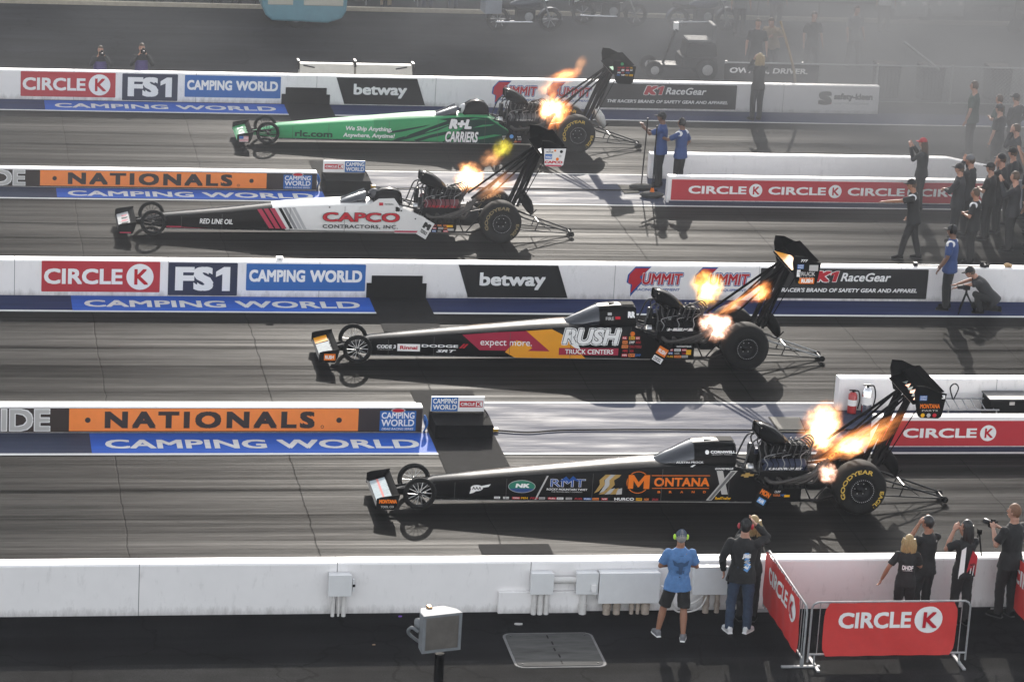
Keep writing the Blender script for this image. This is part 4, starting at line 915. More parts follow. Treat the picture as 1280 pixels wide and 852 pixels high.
def wing1(t, mp): wing_stick(t, mp, 'MONTANA', ORT, 1); T(t, '3', 8.89, 2.11, 8.95, 2.18, mp, LW, .05)
def wtop1(t, mp):
    for k in range(6): POLY(t, [(8.43+.02*k, -.6+.16*k), (8.52, -.66+.16*k), (8.6, -.52+.16*k), (8.5, -.5+.16*k)], mp, ORT if k % 2 == 0 else mat('wing_grey_green', (.1, .12, .11), .6, var=0, spec=.03), .003)
dragster('dragster', 'black and orange dragster with MONTANA lettering, nearest the camera', (8.12, 51.25, .012), dict(
    body=GLOSSB, canopy='capsule', vent=LW, decal=decal1, canopy_text=canopy1, spoke=SPOKE, fwing=GLOSSB, fdecal=fdecal1, fep_decal=fep1, tyre_text=True, tyre_mat=mat('tyre_yellow', (.5, .33, .04), .6, var=.2, scale=20),
    panel_decal=panel1, defl_decal=defl1, valve=mat('valve_cover_navy', (.012, .02, .05), .35, .2), valve_text=lambda t, mp: T(t, 'CHEVROLET', -.3, .055, .3, .1, mp, LW, .05), wing_decal=wing1, wing_top=wtop1, wel=[WBLK]*3,
    flames=[((6.92, .45, .88), (7.42, .5, 1.5), .25, FL_PALE, 'large pale cream flame rising from the far headers'), ((6.9, -.45, .95), (8.35, -.35, 1.58), .155, FL_OR, 'long orange flame trailing back towards the rear wing'), ((7.0, .1, .9), (7.25, .2, 1.15), .16, FL_PALE, 'pale base of the far flame'), ((6.94, -.62, .6), (7.1, -.66, .86), .14, FL_PINK, 'small pinkish burst in front of the near rear tyre'), ((7.2, -.35, 1.0), (7.7, -.4, 1.2), .14, FL_PALE, 'pale core of the trailing flame')]))
# ---------------------------------------------------- car 2: black, crimson and amber
CRIM = mat('crimson_panel', (.33, .02, .05), .3, var=.04, spec=.15); AMB = mat('amber_panel', (.72, .3, .02), .3, var=.04, spec=.15)
def decal2(t):
    mp = sidemap
    POLY(t, [(3.3, .668), (3.88, .71), (4.62, .13), (2.62, .13), (2.4, .24)][:0] or [(3.28, .655), (3.8, .7), (4.0, .6), (4.35, .25), (4.5, .11), (3.1, .11), (2.9, .22)], mp, AMB, .002)
    POLY(t, [(2.05, .555), (2.68, .615), (3.3, .655), (3.78, .25), (2.4, .25)], mp, CRIM, .004)
    T(t, 'expect more.', 2.41, .31, 3.42, .46, mp, LW, .005, off=.007)
    T(t, 'CODE 3', .4, .25, .77, .32, mp, LW, .04, .1); T(t, 'PUBLIC SAFETY', .42, .215, .72, .235, mp, LG, .01)
    RECT(t, .8, .2, 1.24, .345, mp, LW, .002); T(t, 'Rinnai', .85, .235, 1.19, .31, mp, REDT, .035, off=.005)
    T(t, 'DODGE', 1.27, .29, 1.98, .345, mp, LW, .03); POLY(t, [(2.0, .28), (2.04, .28), (2.12, .37), (2.08, .37)], mp, REDT, .004); POLY(t, [(2.06, .28), (2.1, .28), (2.18, .37), (2.14, .37)], mp, REDT, .004)
    T(t, 'SRT', 1.56, .19, 1.94, .245, mp, LW, .03, .3)
    T(t, 'RUSH', 4.02, .4, 5.16, .72, mp, LW, .085, .18, .006, .04); T(t, 'RUSH', 4.02, .4, 5.16, .72, mp, LB, .055, .18, .008, .04); T(t, 'RUSH', 4.02, .4, 5.16, .72, mp, LW, .03, .18, .010, .04)
    POLY(t, [(4.15, .42), (4.32, .42), (4.38, .3), (4.27, .33)], mp, LW, .009)
    RECT(t, 3.96, .18, 5.14, .325, mp, CRIM, .006); T(t, 'TRUCK CENTERS', 4.08, .205, 5.04, .3, mp, LW, .02, off=.009)
    stickers(t, mp, 5.2, .14, 5.6, .58, 5, 3, 12); DISC(t, 5.4, .62, .05, mp, ORT, .003, n=14)
def canopy2(t, mp): T(t, 'RR', 5.3, .93, 5.44, 1.04, mp, LW, .06, .1); T(t, 'FIRE', 4.86, .88, 5.02, .94, mp, LG, .02); RECT(t, 5.05, .9, 5.15, .95, mp, REDT, .002); RECT(t, 4.9, .97, 4.98, 1.02, mp, LG, .002)
def panel2(t, mp): stickers(t, mp, 5.95, .13, 6.55, .33, 3, 4, 33); RECT(t, 6.5, .2, 6.6, .3, mp, YEL, .004); T(t, 'GOODYEAR', 6.3, .355, 6.6, .385, mp, LW, .03)
def defl2(t, mp): RECT(t, -.1, -.02, .1, .15, mp, ORT, .002); T(t, 'RUSH', -.08, .02, .08, .1, mp, LW, .04, off=.005); RECT(t, -.1, -.17, .1, -.06, mp, LW, .002); T(t, 'DIESEL', -.08, -.15, .08, -.08, mp, LB, .02, off=.005)
def fdecal2(t, mp): POLY(t, [(-.745, -.55), (-.5, -.55), (-.5, .2), (-.745, .2)], mp, mat('wing_pale_grey', (.36, .38, .38), .6, spec=.05, var=.25, scale=18), .002); POLY(t, [(-.745, .25), (-.5, .25), (-.5, .62), (-.745, .62)], mp, AMB, .002)
def fep2(t, mp): RECT(t, -.68, .15, -.46, .28, mp, ORT, .002); T(t, 'RUSH', -.66, .18, -.49, .25, mp, LW, .04, off=.004)
def wing2(t, mp):
    wing_stick(t, mp, 'TRUCK', LG, 2); RECT(t, 8.56, 1.78, 8.86, 1.9, mp, ORT, .006); T(t, 'RUSH', 8.6, 1.8, 8.83, 1.88, mp, LW, .05, off=.008); T(t, '777', 8.56, 2.22, 8.7, 2.27, mp, LW, .03, .2); RECT(t, 8.74, 2.04, 8.92, 2.16, mp, LG, .003); RECT(t, 8.5, 1.92, 8.57, 2.06, mp, LW, .003)
def wtop2(t, mp): POLY(t, [(8.41, -.7), (8.61, -.7), (8.61, .1), (8.41, .7)], mp, AMB, .003)
dragster('dragster', 'black, crimson and amber dragster with RUSH lettering in the second lane', (8.06, 59.39, .012), dict(
    body=GLOSSB, canopy='capsule', decal=decal2, canopy_text=canopy2, spoke=SPOKE, fwing=GLOSSB, fdecal=fdecal2, fep_decal=fep2, tyre_text=False,
    panel_decal=panel2, defl_decal=defl2, valve=BLACK, valve_text=lambda t, mp: T(t, 'HEMI', -.26, .045, .26, .105, mp, LW, .07), wing_decal=wing2, wing_top=wtop2, wel=[WBLK]*3, wb=1,
    flames=[((6.98, .45, 1.02), (7.12, .5, 1.6), .25, FL_YEL, 'yellow flame standing over the far headers'), ((6.95, -.5, .6), (7.06, -.5, 1.1), .25, FL_PINK, 'round pinkish white burst in front of the near rear tyre'), ((7.1, -.3, 1.0), (7.75, -.3, 1.42), .085, FL_OR, 'straight orange jet'), ((7.7, -.3, 1.36), (8.12, -.3, 1.62), .16, FL_OR, 'orange tip of the jet by the wing struts')]))
# ---------------------------------------------------- car 3: white and black
BODYW = mat('white_body_paint', (.62, .61, .6), .3, var=.04, spec=.15); STR = mat('stripe_crimson', (.4, .02, .06), .35, var=0); STG = mat('stripe_grey', (.2, .2, .21), .35, var=0); STL = mat('stripe_light_grey', (.38, .38, .39), .35, var=0)
SEAM3 = [(.2, .38), (1.5, .49), (2.9, .645), (4.0, .72), (4.6, .74), (5.3, .72), (5.62, .6), (5.95, .47)]
def decal3(t):
    mp = sidemap
    POLY(t, [(2.5, .62), (2.62, .62), (2.9, .12), (2.5, .12)], mp, GLOSSB, .0015)
    for k, m in ((0, STR), (1, STR), (2, STR)): POLY(t, [(2.26+.14*k, .585+.013*k), (2.36+.14*k, .595+.013*k), (2.64+.14*k, .16), (2.54+.14*k, .16)], mp, m, .003)
    for k, m in ((0, GLOSSB), (1, STG), (2, STL), (3, STL)): POLY(t, [(2.72+.1*k, .625+.006*k), (2.79+.1*k, .63+.006*k), (3.06+.1*k, .16), (2.99+.1*k, .16)], mp, m, .003)
    RECT(t, .3, .125, 5.85, .16, mp, STR, .004)
    # raised white cockpit side with a peak, and the pointed rear
    POLY(t, [(4.5, .7), (4.72, .75), (4.92, .885), (5.26, .9), (5.4, .7), (5.4, .6), (4.5, .6)], lambda x, z, o: (x, -.387-o, z), BODYW, .003)
    POLY(t, [(5.3, .715), (5.45, .66), (5.98, .46), (6.0, .14), (5.84, .11), (5.3, .11)], lambda x, z, o: (x, -.387-o, z), BODYW, .003)
    POLY(t, [(5.3, .125), (5.82, .125), (5.99, .03), (6.01, .07), (5.86, .165), (5.3, .165)], lambda x, z, o: (x, -.387-o, z), STR, .006)
    T(t, 'CAPCO', 3.7, .355, 5.4, .565, lambda x, z, o: (x, -.395-o, z), LB, .045, 0, .003, .025); T(t, 'CAPCO', 3.7, .355, 5.4, .565, lambda x, z, o: (x, -.395-o, z), REDT, .025, 0, .006, .025)
    T(t, 'CONTRACTORS, INC.', 3.7, .195, 5.37, .29, lambda x, z, o: (x, -.395-o, z), LB, .02, space=1.1)
    T(t, 'RED LINE OIL', 1.02, .23, 1.74, .345, mp, LW, .02, .15)
    RECT(t, 4.93, .73, 5.02, .8, lambda x, z, o: (x, -.395-o, z), REDT, .002); T(t, 'TOYOTA', 5.05, .745, 5.25, .78, lambda x, z, o: (x, -.395-o, z), LB, .02); pass
    for x, z in ((3.84, .68), (5.43, .62), (5.75, .44)): DISC(t, x, z, .018, lambda x, z, o: (x, -.395-o, z), LB, .004, n=12)
def panel3(t, mp): stickers(t, mp, 6.0, .13, 6.5, .32, 3, 4, 44); RECT(t, 6.46, .25, 6.6, .3, mp, YEL, .003); RECT(t, 6.48, .17, 6.62, .22, mp, LG, .003)
def defl3(t, mp): T(t, 'M', -.08, .0, .08, .14, mp, LB, .09); T(t, 'TOOLS', -.08, -.12, .08, -.04, mp, LB, .05)
def fdecal3(t, mp):
    POLY(t, [(-.745, -.6), (-.5, -.6), (-.5, .6), (-.745, .6)], mp, mat('wing_white', (.4, .4, .4), .6, spec=.05, var=.3, scale=14), .002)
    for k in range(5): POLY(t, [(-.72+.02*k, -.5+.2*k), (-.56, -.52+.2*k), (-.52, -.42+.2*k), (-.66, -.38+.2*k)], mp, STR if k % 2 == 0 else LB, .004)
def wing3(t, mp):
    POLY(t, [(8.47, 2.16), (8.5, 1.8), (8.56, 1.77), (8.85, 1.76), (8.92, 1.8), (8.965, 2.17)], mp, BODYW, .001); RECT(t, 8.53, 1.765, 8.88, 1.8, mp, STR, .003)
    T(t, 'CAPCO', 8.5, 1.83, 8.9, 1.89, mp, REDT, .05, off=.004); RECT(t, 8.5, 1.93, 8.66, 2.04, mp, BLUEB, .003); T(t, 'WORLD', 8.51, 1.95, 8.65, 2.0, mp, LW, .02, off=.005)
    for x, z, r, m in ((8.86, 2.1, .035, LB), (8.72, 2.12, .025, ORT), (8.84, 2.0, .03, LG), (8.78, 1.93, .035, ORT), (8.6, 2.13, .03, LG)): DISC(t, x, z, r, mp, m, .004, n=14)
    T(t, 'MOTOR', 8.52, 2.07, 8.68, 2.1, mp, LB, .03, .2)
def wtop3(t, mp): POLY(t, [(8.42, -.7), (8.6, -.7), (8.6, -.3), (8.42, -.3)], mp, BODYW, .003)
def wfl3(t, mp): pass
dragster('dragster', 'white and black dragster with red CAPCO lettering, ahead of the others in the third lane', (4.71, 68.53, .012), dict(
    body=BODYW, nose=GLOSSB, split=2.6, seam=SEAM3, canopy='open', cage=1.04, helmet=mat('helmet_dark', (.03, .03, .035), .3), decal=decal3, spoke=DARKM, fwing=GLOSSB, fdecal=fdecal3, fep_decal=lambda t, mp: RECT(t, -.74, .12, -.5, .145, mp, STR, .002), tyre_text=True, tyre_mat=mat('tyre_tan', (.2, .15, .07), .7, var=.2),
    panel_decal=panel3, defl=BODYW, defl_decal=defl3, valve=mat('valve_cover_maroon', (.12, .012, .02), .4, .2), valve_text=lambda t, mp: T(t, 'TOYOTA', -.3, .05, .3, .1, mp, REDT, .05), wing_decal=wing3, wing_top=wtop3, wel=[WBLK]*3,
    flames=[((6.85, .45, .95), (7.2, .45, 1.42), .24, FL_PALE, 'pale cream flame behind the engine'), ((7.2, -.4, 1.0), (7.9, -.35, 1.42), .17, FL_FADE, 'faint orange flame crossing the wing struts'), ((7.0, .4, 1.05), (7.3, .4, 1.3), .16, FL_PALE, 'cream core of the flame'), ((7.7, .5, 1.6), (7.85, .5, 2.05), .17, FL_PUFF, 'greenish yellow puff floating above the struts'), ((7.3, .5, 1.55), (7.75, .5, 1.7), .16, FL_FADE, 'dim tail of the yellow puff')]))
# ---------------------------------------------------- car 4: green
GRN = mat('green_body_paint', (.03, .25, .09), .3, var=.05, spec=.15); DGRN = mat('dark_green_stripe', (.004, .03, .022), .4, var=0, spec=.1); GRNL = mat('light_green_nose', (.05, .33, .13), .32, var=.05, spec=.15)
def decal4(t):
    mp = sidemap
    ps = [[(2.9, .3), (3.3, .36), (3.85, .5), (4.0, .56), (3.5, .46), (3.0, .36)], [(3.2, .12), (3.5, .2), (4.2, .42), (4.9, .74), (4.6, .74), (4.0, .5), (3.5, .3)], [(3.7, .12), (4.0, .22), (4.45, .33), (4.4, .4), (4.0, .3), (3.6, .16)],
          [(4.2, .7), (4.7, .62), (5.2, .66), (5.5, .74), (5.0, .76), (4.5, .745)], [(4.3, .12), (4.6, .2), (5.3, .3), (5.65, .42), (5.64, .5), (5.2, .42), (4.6, .34)], [(5.2, .11), (5.5, .18), (5.9, .26), (5.9, .12)], [(5.3, .5), (5.6, .55), (5.62, .62), (5.3, .72), (5.1, .6)], [(3.05, .12), (3.2, .2), (3.4, .26), (3.3, .14)]]
    ps.append([(4.62, .755), (5.05, .77), (5.4, .76), (5.62, .63), (5.94, .43), (5.94, .12), (4.85, .12), (5.1, .28), (4.7, .42), (4.98, .58)])
    for i, p in enumerate(ps): POLY(t, p, mp, DGRN, .002+.0004*i)
    for p in ([(4.9, .16), (5.3, .22), (5.8, .33), (5.6, .34), (5.2, .27)], [(5.05, .5), (5.5, .56), (5.6, .6), (5.3, .58)], [(4.8, .68), (5.2, .72), (5.45, .7), (5.1, .745)]): POLY(t, p, mp, GRN, .0066)
    T(t, 'rlc.com', .68, .17, 1.6, .33, mp, mat('lettering_dark_green', (.003, .04, .02), .4, var=0), .03, off=.008)
    T(t, 'We Ship Anything,', 1.92, .33, 3.05, .47, mp, LW, .025, .15, .009); T(t, 'Anywhere, Anytime!', 1.86, .165, 3.13, .3, mp, LW, .025, .15, .009)
    T(t, 'R+L', 4.46, .47, 5.02, .71, mp, LB, .1, .2, .008, .06); T(t, 'R+L', 4.46, .47, 5.02, .71, mp, LW, .06, .2, .010, .06)
    T(t, 'CARRIERS', 4.38, .13, 5.2, .4, mp, LB, .06, .2, .008, .03); T(t, 'CARRIERS', 4.38, .13, 5.2, .4, mp, LW, .03, .2, .010, .03)
    RECT(t, .3, .107, 5.5, .125, mp, DGRN, .008)
def panel4(t, mp): stickers(t, mp, 5.8, .14, 6.3, .32, 3, 4, 55)
def defl4(t, mp): DISC(t, 0, .1, .05, mp, SKYB, .003, n=14)
def fdecal4(t, mp): POLY(t, [(-.745, -.62), (-.5, -.62), (-.5, .62), (-.745, .62)], mp, GRN, .002); [T(t, ch, -.69, -.5+.24*i, -.55, -.32+.24*i, mp, LW, .06, off=.005) for i, ch in enumerate('NHRA'[:0] or 'TEAM')]
def fep4(t, mp): RECT(t, -.72, .13, -.5, .27, mp, LW, .002); [RECT(t, -.72, .14+.035*k, -.5, .157+.035*k, mp, REDT, .004) for k in range(4)]; RECT(t, -.72, .2, -.62, .27, mp, BLUEB, .006)
def wing4(t, mp): stickers(t, mp, 8.5, 1.95, 8.92, 2.2, 4, 4, 66); DISC(t, 8.62, 2.26, .04, mp, GRN, .003, n=12)
dragster('dragster', 'bright green dragster with R+L CARRIERS lettering in the farthest lane', (8.02, 76.95, .012), dict(
    body=GRN, nose=GRNL, split=2.6, canopy='open', cage=1.13, helmet=mat('helmet_white', (.5, .5, .5), .3), decal=decal4, spoke=DARKM, fwing=GRN, fdecal=fdecal4, fep_decal=fep4, tyre_text=True, tyre_mat=mat('tyre_yellow', (.4, .3, .05)),
    panel_decal=panel4, defl_decal=defl4, valve=mat('valve_cover_grey', (.06, .06, .065), .4, .4), valve_text=lambda t, mp: T(t, 'HEMI', -.2, .05, .2, .1, mp, LG, .05), wing_decal=wing4, wing_top=lambda t, mp: POLY(t, [(8.44, -.5), (8.56, -.5), (8.56, -.2), (8.44, -.1)], mp, GRN, .003), wel=[WBLK]*3, chute=mat('chute_silver', (.45, .45, .43), .5, .2, var=.3, scale=20),
    flames=[((6.85, -.5, .75), (7.1, -.5, 1.35), .25, FL_PALE, 'pale flame licking up in front of the near rear tyre'), ((6.95, -.45, .6), (7.35, -.45, 1.25), .22, FL_OR, 'orange base of the flame'), ((6.8, -.4, 1.3), (7.0, -.4, 1.8), .22, FL_FADE, 'faint pale flame above the headers'), ((6.95, -.35, 1.72), (7.65, -.3, 1.95), .14, FL_OR, 'orange streak of flame above the far wall'), ((7.55, -.3, 1.85), (7.78, -.3, 2.35), .11, FL_FADE, 'thin curling flame tip')]))
# ================================================================== PEOPLE
def cloth(name, col, var=.18): return mat(name, col, .85, var=var, scale=22, bump=.25)
SK1 = mat('skin_tanned', (.26, .12, .07), .55, var=.12, scale=30); SK2 = mat('skin_light', (.36, .19, .13), .55, var=.1, scale=30); SK3 = mat('skin_brown', (.14, .07, .045), .55, var=.1, scale=30)
CBK = cloth('black_cotton', (.0065, .0065, .007)); CDK = cloth('charcoal_cotton', (.016, .016, .018)); CNV = cloth('navy_cotton', (.015, .02, .05)); CBL = cloth('sky_blue_cotton', (.075, .175, .37)); CRB = cloth('royal_blue_cotton', (.022, .048, .15)); DEN = cloth('blue_denim', (.02, .036, .068), .35); CGR = cloth('grey_cotton', (.12, .12, .125)); CRD = cloth('red_cotton', (.35, .02, .03)); CWH = cloth('white_cotton', (.6, .6, .6)); CGN = cloth('dull_green_cotton', (.05, .07, .06)); CPU = cloth('purple_vest', (.05, .035, .13)); CTN = cloth('tan_cotton', (.25, .18, .11))
HBL = mat('hair_blonde', (.3, .21, .09), .6, var=.35, scale=30, stretch=(3, 3, .3)); HBK = mat('hair_black', (.008, .007, .007), .4, var=.3, scale=30); HBR = mat('hair_brown', (.06, .035, .02), .6, var=.3, scale=30); HRD = mat('hair_ginger_short', (.15, .07, .035), .6, var=.3, scale=30); HGY = mat('hair_grey', (.25, .24, .23), .6, var=.3, scale=30)
NEON = mat('neon_green_plastic', (.45, .75, .05), .4, var=0)
STAND = dict(L=((-.15, .0, .63), (-.16, .05, .49)), R=((.15, .0, .63), (.16, .05, .49)))
FOLD = dict(L=((-.155, .03, .655), (-.03, .125, .645)), R=((.155, .03, .655), (.03, .12, .66)))
CAMERA = dict(L=((-.15, .09, .72), (-.05, .17, .87)), R=((.15, .09, .72), (.05, .17, .87)))
EARS = dict(L=((-.145, .1, .73), (-.058, .07, .91)), R=((.145, .1, .73), (.058, .07, .91)))
HIPS = dict(L=((-.2, -.03, .66), (-.11, .02, .56)), R=((.2, -.03, .66), (.11, .02, .56)))
def ering(c, rx, ry, n=16, xf=None):
    r = [(c[0]+rx*math.cos(2*math.pi*i/n), c[1]+ry*math.sin(2*math.pi*i/n), c[2]) for i in range(n)]
    return [xf(*p) for p in r] if xf else r
def person(label, x, y, H, hd, shirt, pants, skin=SK2, pose=STAND, sleeve='short', shorts=False, shoe=BLACK, hair=None, hairm=HBR, cap=None, muff=None, lean=0, hz=.5, hy=0, feet=None, look=0, tilt=0, fem=False, vox=.022, group=None, base=0, knees=None, wide=1.0, back=None, name='person', splay=12, yoke=None):
    e = empty(name, (x, y, base), label, 'person', group, R(hd))
    k = H; W = (.93 if fem else 1.0)*wide; cl, sl = math.cos(R(lean)), math.sin(R(lean))
    def tf(px, py, pz): # torso space (fractions, z from the hip) -> local metres
        return (px*k, (hy+py*cl+pz*sl)*k, (hz+pz*cl-py*sl)*k)
    SEC = [(-.045, .075, .06), (-.02, .09, .067), (.03, .091, .067), (.1, .079, .06), (.19, .091, .066), (.255, .1, .064), (.3, .09, .054), (.328, .05, .043), (.35, .034, .036), (.385, .033, .036)]
    if fem: SEC = [(a, b*(.96 if a > .05 and a < .15 else 1.0)*(.93 if a > .15 else 1.03), c) for a, b, c in SEC]
    hc = Vector(tf(0, .015, .435)); Rh = Matrix.Rotation(R(look), 3, 'Z') @ Matrix.Rotation(R(-lean*.4+tilt), 3, 'X')
    def hp(a, b, c): return hc + Rh @ Vector((a*k, b*k, c*k))
    feet = feet or ((-.06, 0), (.06, 0))
    body = MB(); shirtb = MB(); pantb = MB()
    body.loft([ering((0, 0, a), b*W, c, 16, tf) for a, b, c in SEC], skin)
    # head
    body.ell(hc, (.044*k, .053*k, .064*k), skin, 16, 12, Rh); body.ell(hp(0, .018, -.03), (.033*k, .036*k, .036*k), skin, 12, 8, Rh)
    body.ell(hp(0, .056, -.008), (.008*k, .013*k, .013*k), skin, 8, 6, Rh)
    for s in (-1, 1): body.ell(hp(s*.045, 0, -.004), (.006*k, .012*k, .018*k), skin, 8, 6, Rh)
    # arms and hands
    for s, key in ((-1, 'L'), (1, 'R')):
        el, wr = pose[key]; sh = Vector(tf(s*.104*W, 0, .288))
        el = Vector((el[0]*k*W, el[1]*k, el[2]*k)); wr = Vector((wr[0]*k, wr[1]*k, wr[2]*k))
        pts = [sh, sh.lerp(el, .5), el, el.lerp(wr, .4), wr]; rad = [.032*k, .029*k, .023*k, .024*k, .0155*k]
        body.tube(pts, rad, skin, 10); body.ell(sh, (.036*k,)*3, skin, 10, 7); body.ell(el, (.0235*k,)*3, skin, 8, 6)
        d = (wr-el).normalized(); u = d.orthogonal().normalized(); u = (Vector((0, 0, 1)).cross(d)).normalized() if abs(d.z) < .9 else Vector((0, 1, 0)); v = d.cross(u)
        pc = wr + d*.03*k
        body.ell(pc, (.025*k, .013*k, .03*k), skin, 10, 7, Matrix((u, v, d)).transposed())
        for i, (o, L_) in enumerate(((-.018, .034), (-.006, .042), (.006, .039), (.018, .03))):
            b0 = wr + d*.05*k + u*o*k; b1 = b0 + d*L_*.55*k + v*.004*k*s; b2 = b1 + d*L_*.4*k + v*.016*k*s
            body.tube([b0 - d*.015*k, b0, b1, b2], [.0062*k, .0062*k, .0058*k, .0048*k], skin, 6)
        body.tube([wr + d*.01*k - u*.012*k, wr + d*.032*k - u*.03*k, wr + d*.052*k - u*.034*k + v*.008*k], [.008*k, .0068*k, .0055*k], skin, 6)
        # sleeve
        if sleeve == 'long':
            shirtb.tube([sh, sh.lerp(el, .5), el, el.lerp(wr, .5), el.lerp(wr, .93)], [.041*k, .038*k, .034*k, .031*k, .025*k], shirt, 12)
            shirtb.ell(el, (.034*k,)*3, shirt, 10, 7)
        else: shirtb.tube([sh, sh.lerp(el, .4), sh.lerp(el, .78)], [.04*k, .04*k, .041*k], shirt, 12)
        shirtb.ell(sh, (.041*k,)*3, shirt, 12, 8)
    # legs
    shoes = MB(); soles = MB()
    for i, s in enumerate((-1, 1)):
        fx, fy = feet[i]; hip = Vector((s*.05*W*k, hy*k, hz*k)); ank = Vector((fx*k, fy*k, .045*k))
        if knees: kn = Vector(knees[i])*k
        else: kn = hip.lerp(ank, .5) + Vector((s*.006*k, .018*k, .0))
        body.tube([hip, hip.lerp(kn, .5), kn, kn.lerp(ank, .35), ank], [.052*k, .045*k, .032*k, .034*k, .02*k], skin, 12); body.ell(kn, (.032*k,)*3, skin, 8, 6)
        if shorts:
            pantb.tube([hip, hip.lerp(kn, .45), hip.lerp(kn, .93)], [.06*k, .058*k, .057*k], pants, 14)
        else:
            pantb.tube([hip, hip.lerp(kn, .5), kn, kn.lerp(ank, .4), ank + Vector((0, 0, -.012*k))], [.06*k, .054*k, .044*k, .042*k, .036*k], pants, 14); pantb.ell(kn, (.043*k,)*3, pants, 10, 7)
        a = R(-s*splay); ca, sa = math.cos(a), math.sin(a)
        def fr(yy, w_, h, z0=.0):
            r = [(-w_, z0), (w_, z0), (w_, z0+h*.6), (w_*.6, z0+h), (-w_*.6, z0+h), (-w_, z0+h*.6)]
            return [(ank.x + (px*ca - yy*sa)*k, ank.y + (px*sa + yy*ca)*k, pz*k) for px, pz in r]
        shoes.loft([fr(-.038, .018, .04, .012), fr(-.025, .023, .055, .012), (fr(.015, .025, .055, .012)), fr(.05, .029, .036, .012), fr(.085, .027, .026, .012), fr(.105, .015, .016, .012)], shoe)
        soles.loft([fr(-.042, .02, .014), fr(.05, .031, .014), fr(.088, .029, .014), fr(.109, .017, .013)], LW if shoe not in (BLACK,) else mat('dark_sole', (.03, .03, .03), .8), False)
    pantb.loft([ering((0, 0, a), b*W*1.06+.006, c*1.08+.008, 16, tf) for a, b, c in SEC[:4]], pants)
    hem = -.05 if not fem else -.03
    shirtb.loft([ering((0, 0, a), b, c, 18, tf) for a, b, c in [(hem, .122*W, .092), (hem+.035, .116*W, .088)] + [(q, b_*W+(.019 if q < .06 else .011), c_+(.018 if q < .06 else .012)) for q, b_, c_ in SEC[2:6]] + [(.3, .093*W, .06), (.33, .054, .05), (.345, .044, .046)]], shirt)
    def fin(mb, nm, v):
        o = mb.build(nm, e); r = o.modifiers.new('fuse', 'REMESH'); r.mode = 'VOXEL'; r.voxel_size = v; r.use_smooth_shade = True
        s_ = o.modifiers.new('relax', 'SMOOTH'); s_.factor = .5; s_.iterations = 2
        return o
    fin(body, 'body', vox*.62 if vox < .02 else vox*.8); sh_o = fin(shirtb, 'shirt', vox*.8); pa_o = fin(pantb, 'shorts' if shorts else 'trousers', vox*.8)
    if vox < .02:
        for o, am in ((sh_o, .03), (pa_o, .028)):
            tx = bpy.data.textures.get('cloth_folds') or bpy.data.textures.new('cloth_folds', 'CLOUDS'); tx.noise_scale = .11; tx.noise_depth = 2
            dm = o.modifiers.new('folds', 'DISPLACE'); dm.texture = tx; dm.strength = am; dm.mid_level = .5; dm.texture_coords = 'GLOBAL'
    if yoke:
        y_ = MB()
        for s in (-1, 1): y_.ell(Vector(tf(s*.09*W, .004, .296)), (.056*k, .053*k, .036*k), yoke, 12, 8, Matrix.Rotation(R(s*24), 3, 'Y'))
        y_.build('shoulder_panel', sh_o)
    sho = shoes.build('shoes', e); so_ = soles.build('soles', sho)
    # face
    f = MB()
    for s in (-1, 1): f.ell(hp(s*.018, .049, .006), (.0062*k, .004*k, .0042*k), LB, 8, 6, Rh); f.ell(hp(s*.018, .05, .02), (.011*k, .004*k, .0025*k), HBR if hairm == HBL else hairm, 8, 5, Rh)
    f.ell(hp(0, .053, -.036), (.013*k, .004*k, .0032*k), mat('lips', (.3, .09, .08), .5, var=0), 8, 5, Rh); f.build('face_features', e)
    if hair:
        h = MB()
        full = hair in ('long', 'bob')
        h.ell(hc + Rh @ Vector((0, -.004*k, .006*k)), (.049*k, .057*k, .067*k), hairm, 20, 14, Rh, lambda a, b, c: not (b > .38 and c < .5) and (c > (-.75 if full else -.35) or b < -.5))
        if hair == 'long':
            q = random.Random(7)
            for i in range(9):
                a = -1.25+2.5*i/8; p0 = hp(.04*math.sin(a), -.044*math.cos(a), .02); p1 = hp(.05*math.sin(a), -.056*math.cos(a)+.0, -.07); p2 = hp(.042*math.sin(a)+q.uniform(-.006, .006), -.058*math.cos(a), -.15); p3 = hp(.03*math.sin(a), -.054*math.cos(a), -.2-q.uniform(0, .025))
                h.tube([p0, p1, p2, p3], [.018*k, .022*k, .019*k, .006*k], hairm, 8)
        if hair == 'bob':
            q = random.Random(9)
            for i in range(12):
                a = -1.5+3.0*i/11; rr_ = .052+q.uniform(0, .006); pts = [hp(rr_*math.sin(a)*.9, -rr_*math.cos(a)*.95, .03)]
                for j in range(1, 5): pts.append(hp(rr_*math.sin(a)*(1+.05*j)+q.uniform(-.007, .007), -rr_*math.cos(a)*1.05+q.uniform(-.006, .006), .03-.036*j))
                h.tube(pts, [.014*k, .019*k, .018*k, .016*k, .007*k], hairm, 7)
        h.build('hair', e)
    if cap:
        c = MB(); up = hc + Rh @ Vector((0, 0, .012*k))
        c.ell(up, (.051*k, .06*k, .062*k), cap, 18, 12, Rh, lambda a, b, c_: c_ > -.02)
        n_ = 9; vs = []
        for i in range(n_):
            a = R(25+130*i/(n_-1)); vs += [hp(.05*math.cos(a), .055*math.sin(a), .02), hp(.056*math.cos(a), .055*math.sin(a)+.05*math.sin(a)**1.5, .014)]
        c.add(vs, [(2*i, 2*i+1, 2*i+3, 2*i+2) for i in range(n_-1)], cap, True)
        c.build('cap', e).modifiers.new('shell', 'SOLIDIFY').thickness = .006
    if muff:
        c = MB(); c.tube([hp(.052*math.cos(a), 0, .012+.066*math.sin(a)) for a in [math.pi*i/12 for i in range(13)]], .005*k, BLACK, 6)
        for s in (-1, 1): c.ell(hp(s*.054, 0, -.002), (.016*k, .021*k, .026*k), muff, 12, 8, Rh)
        c.build('ear_muffs', e)
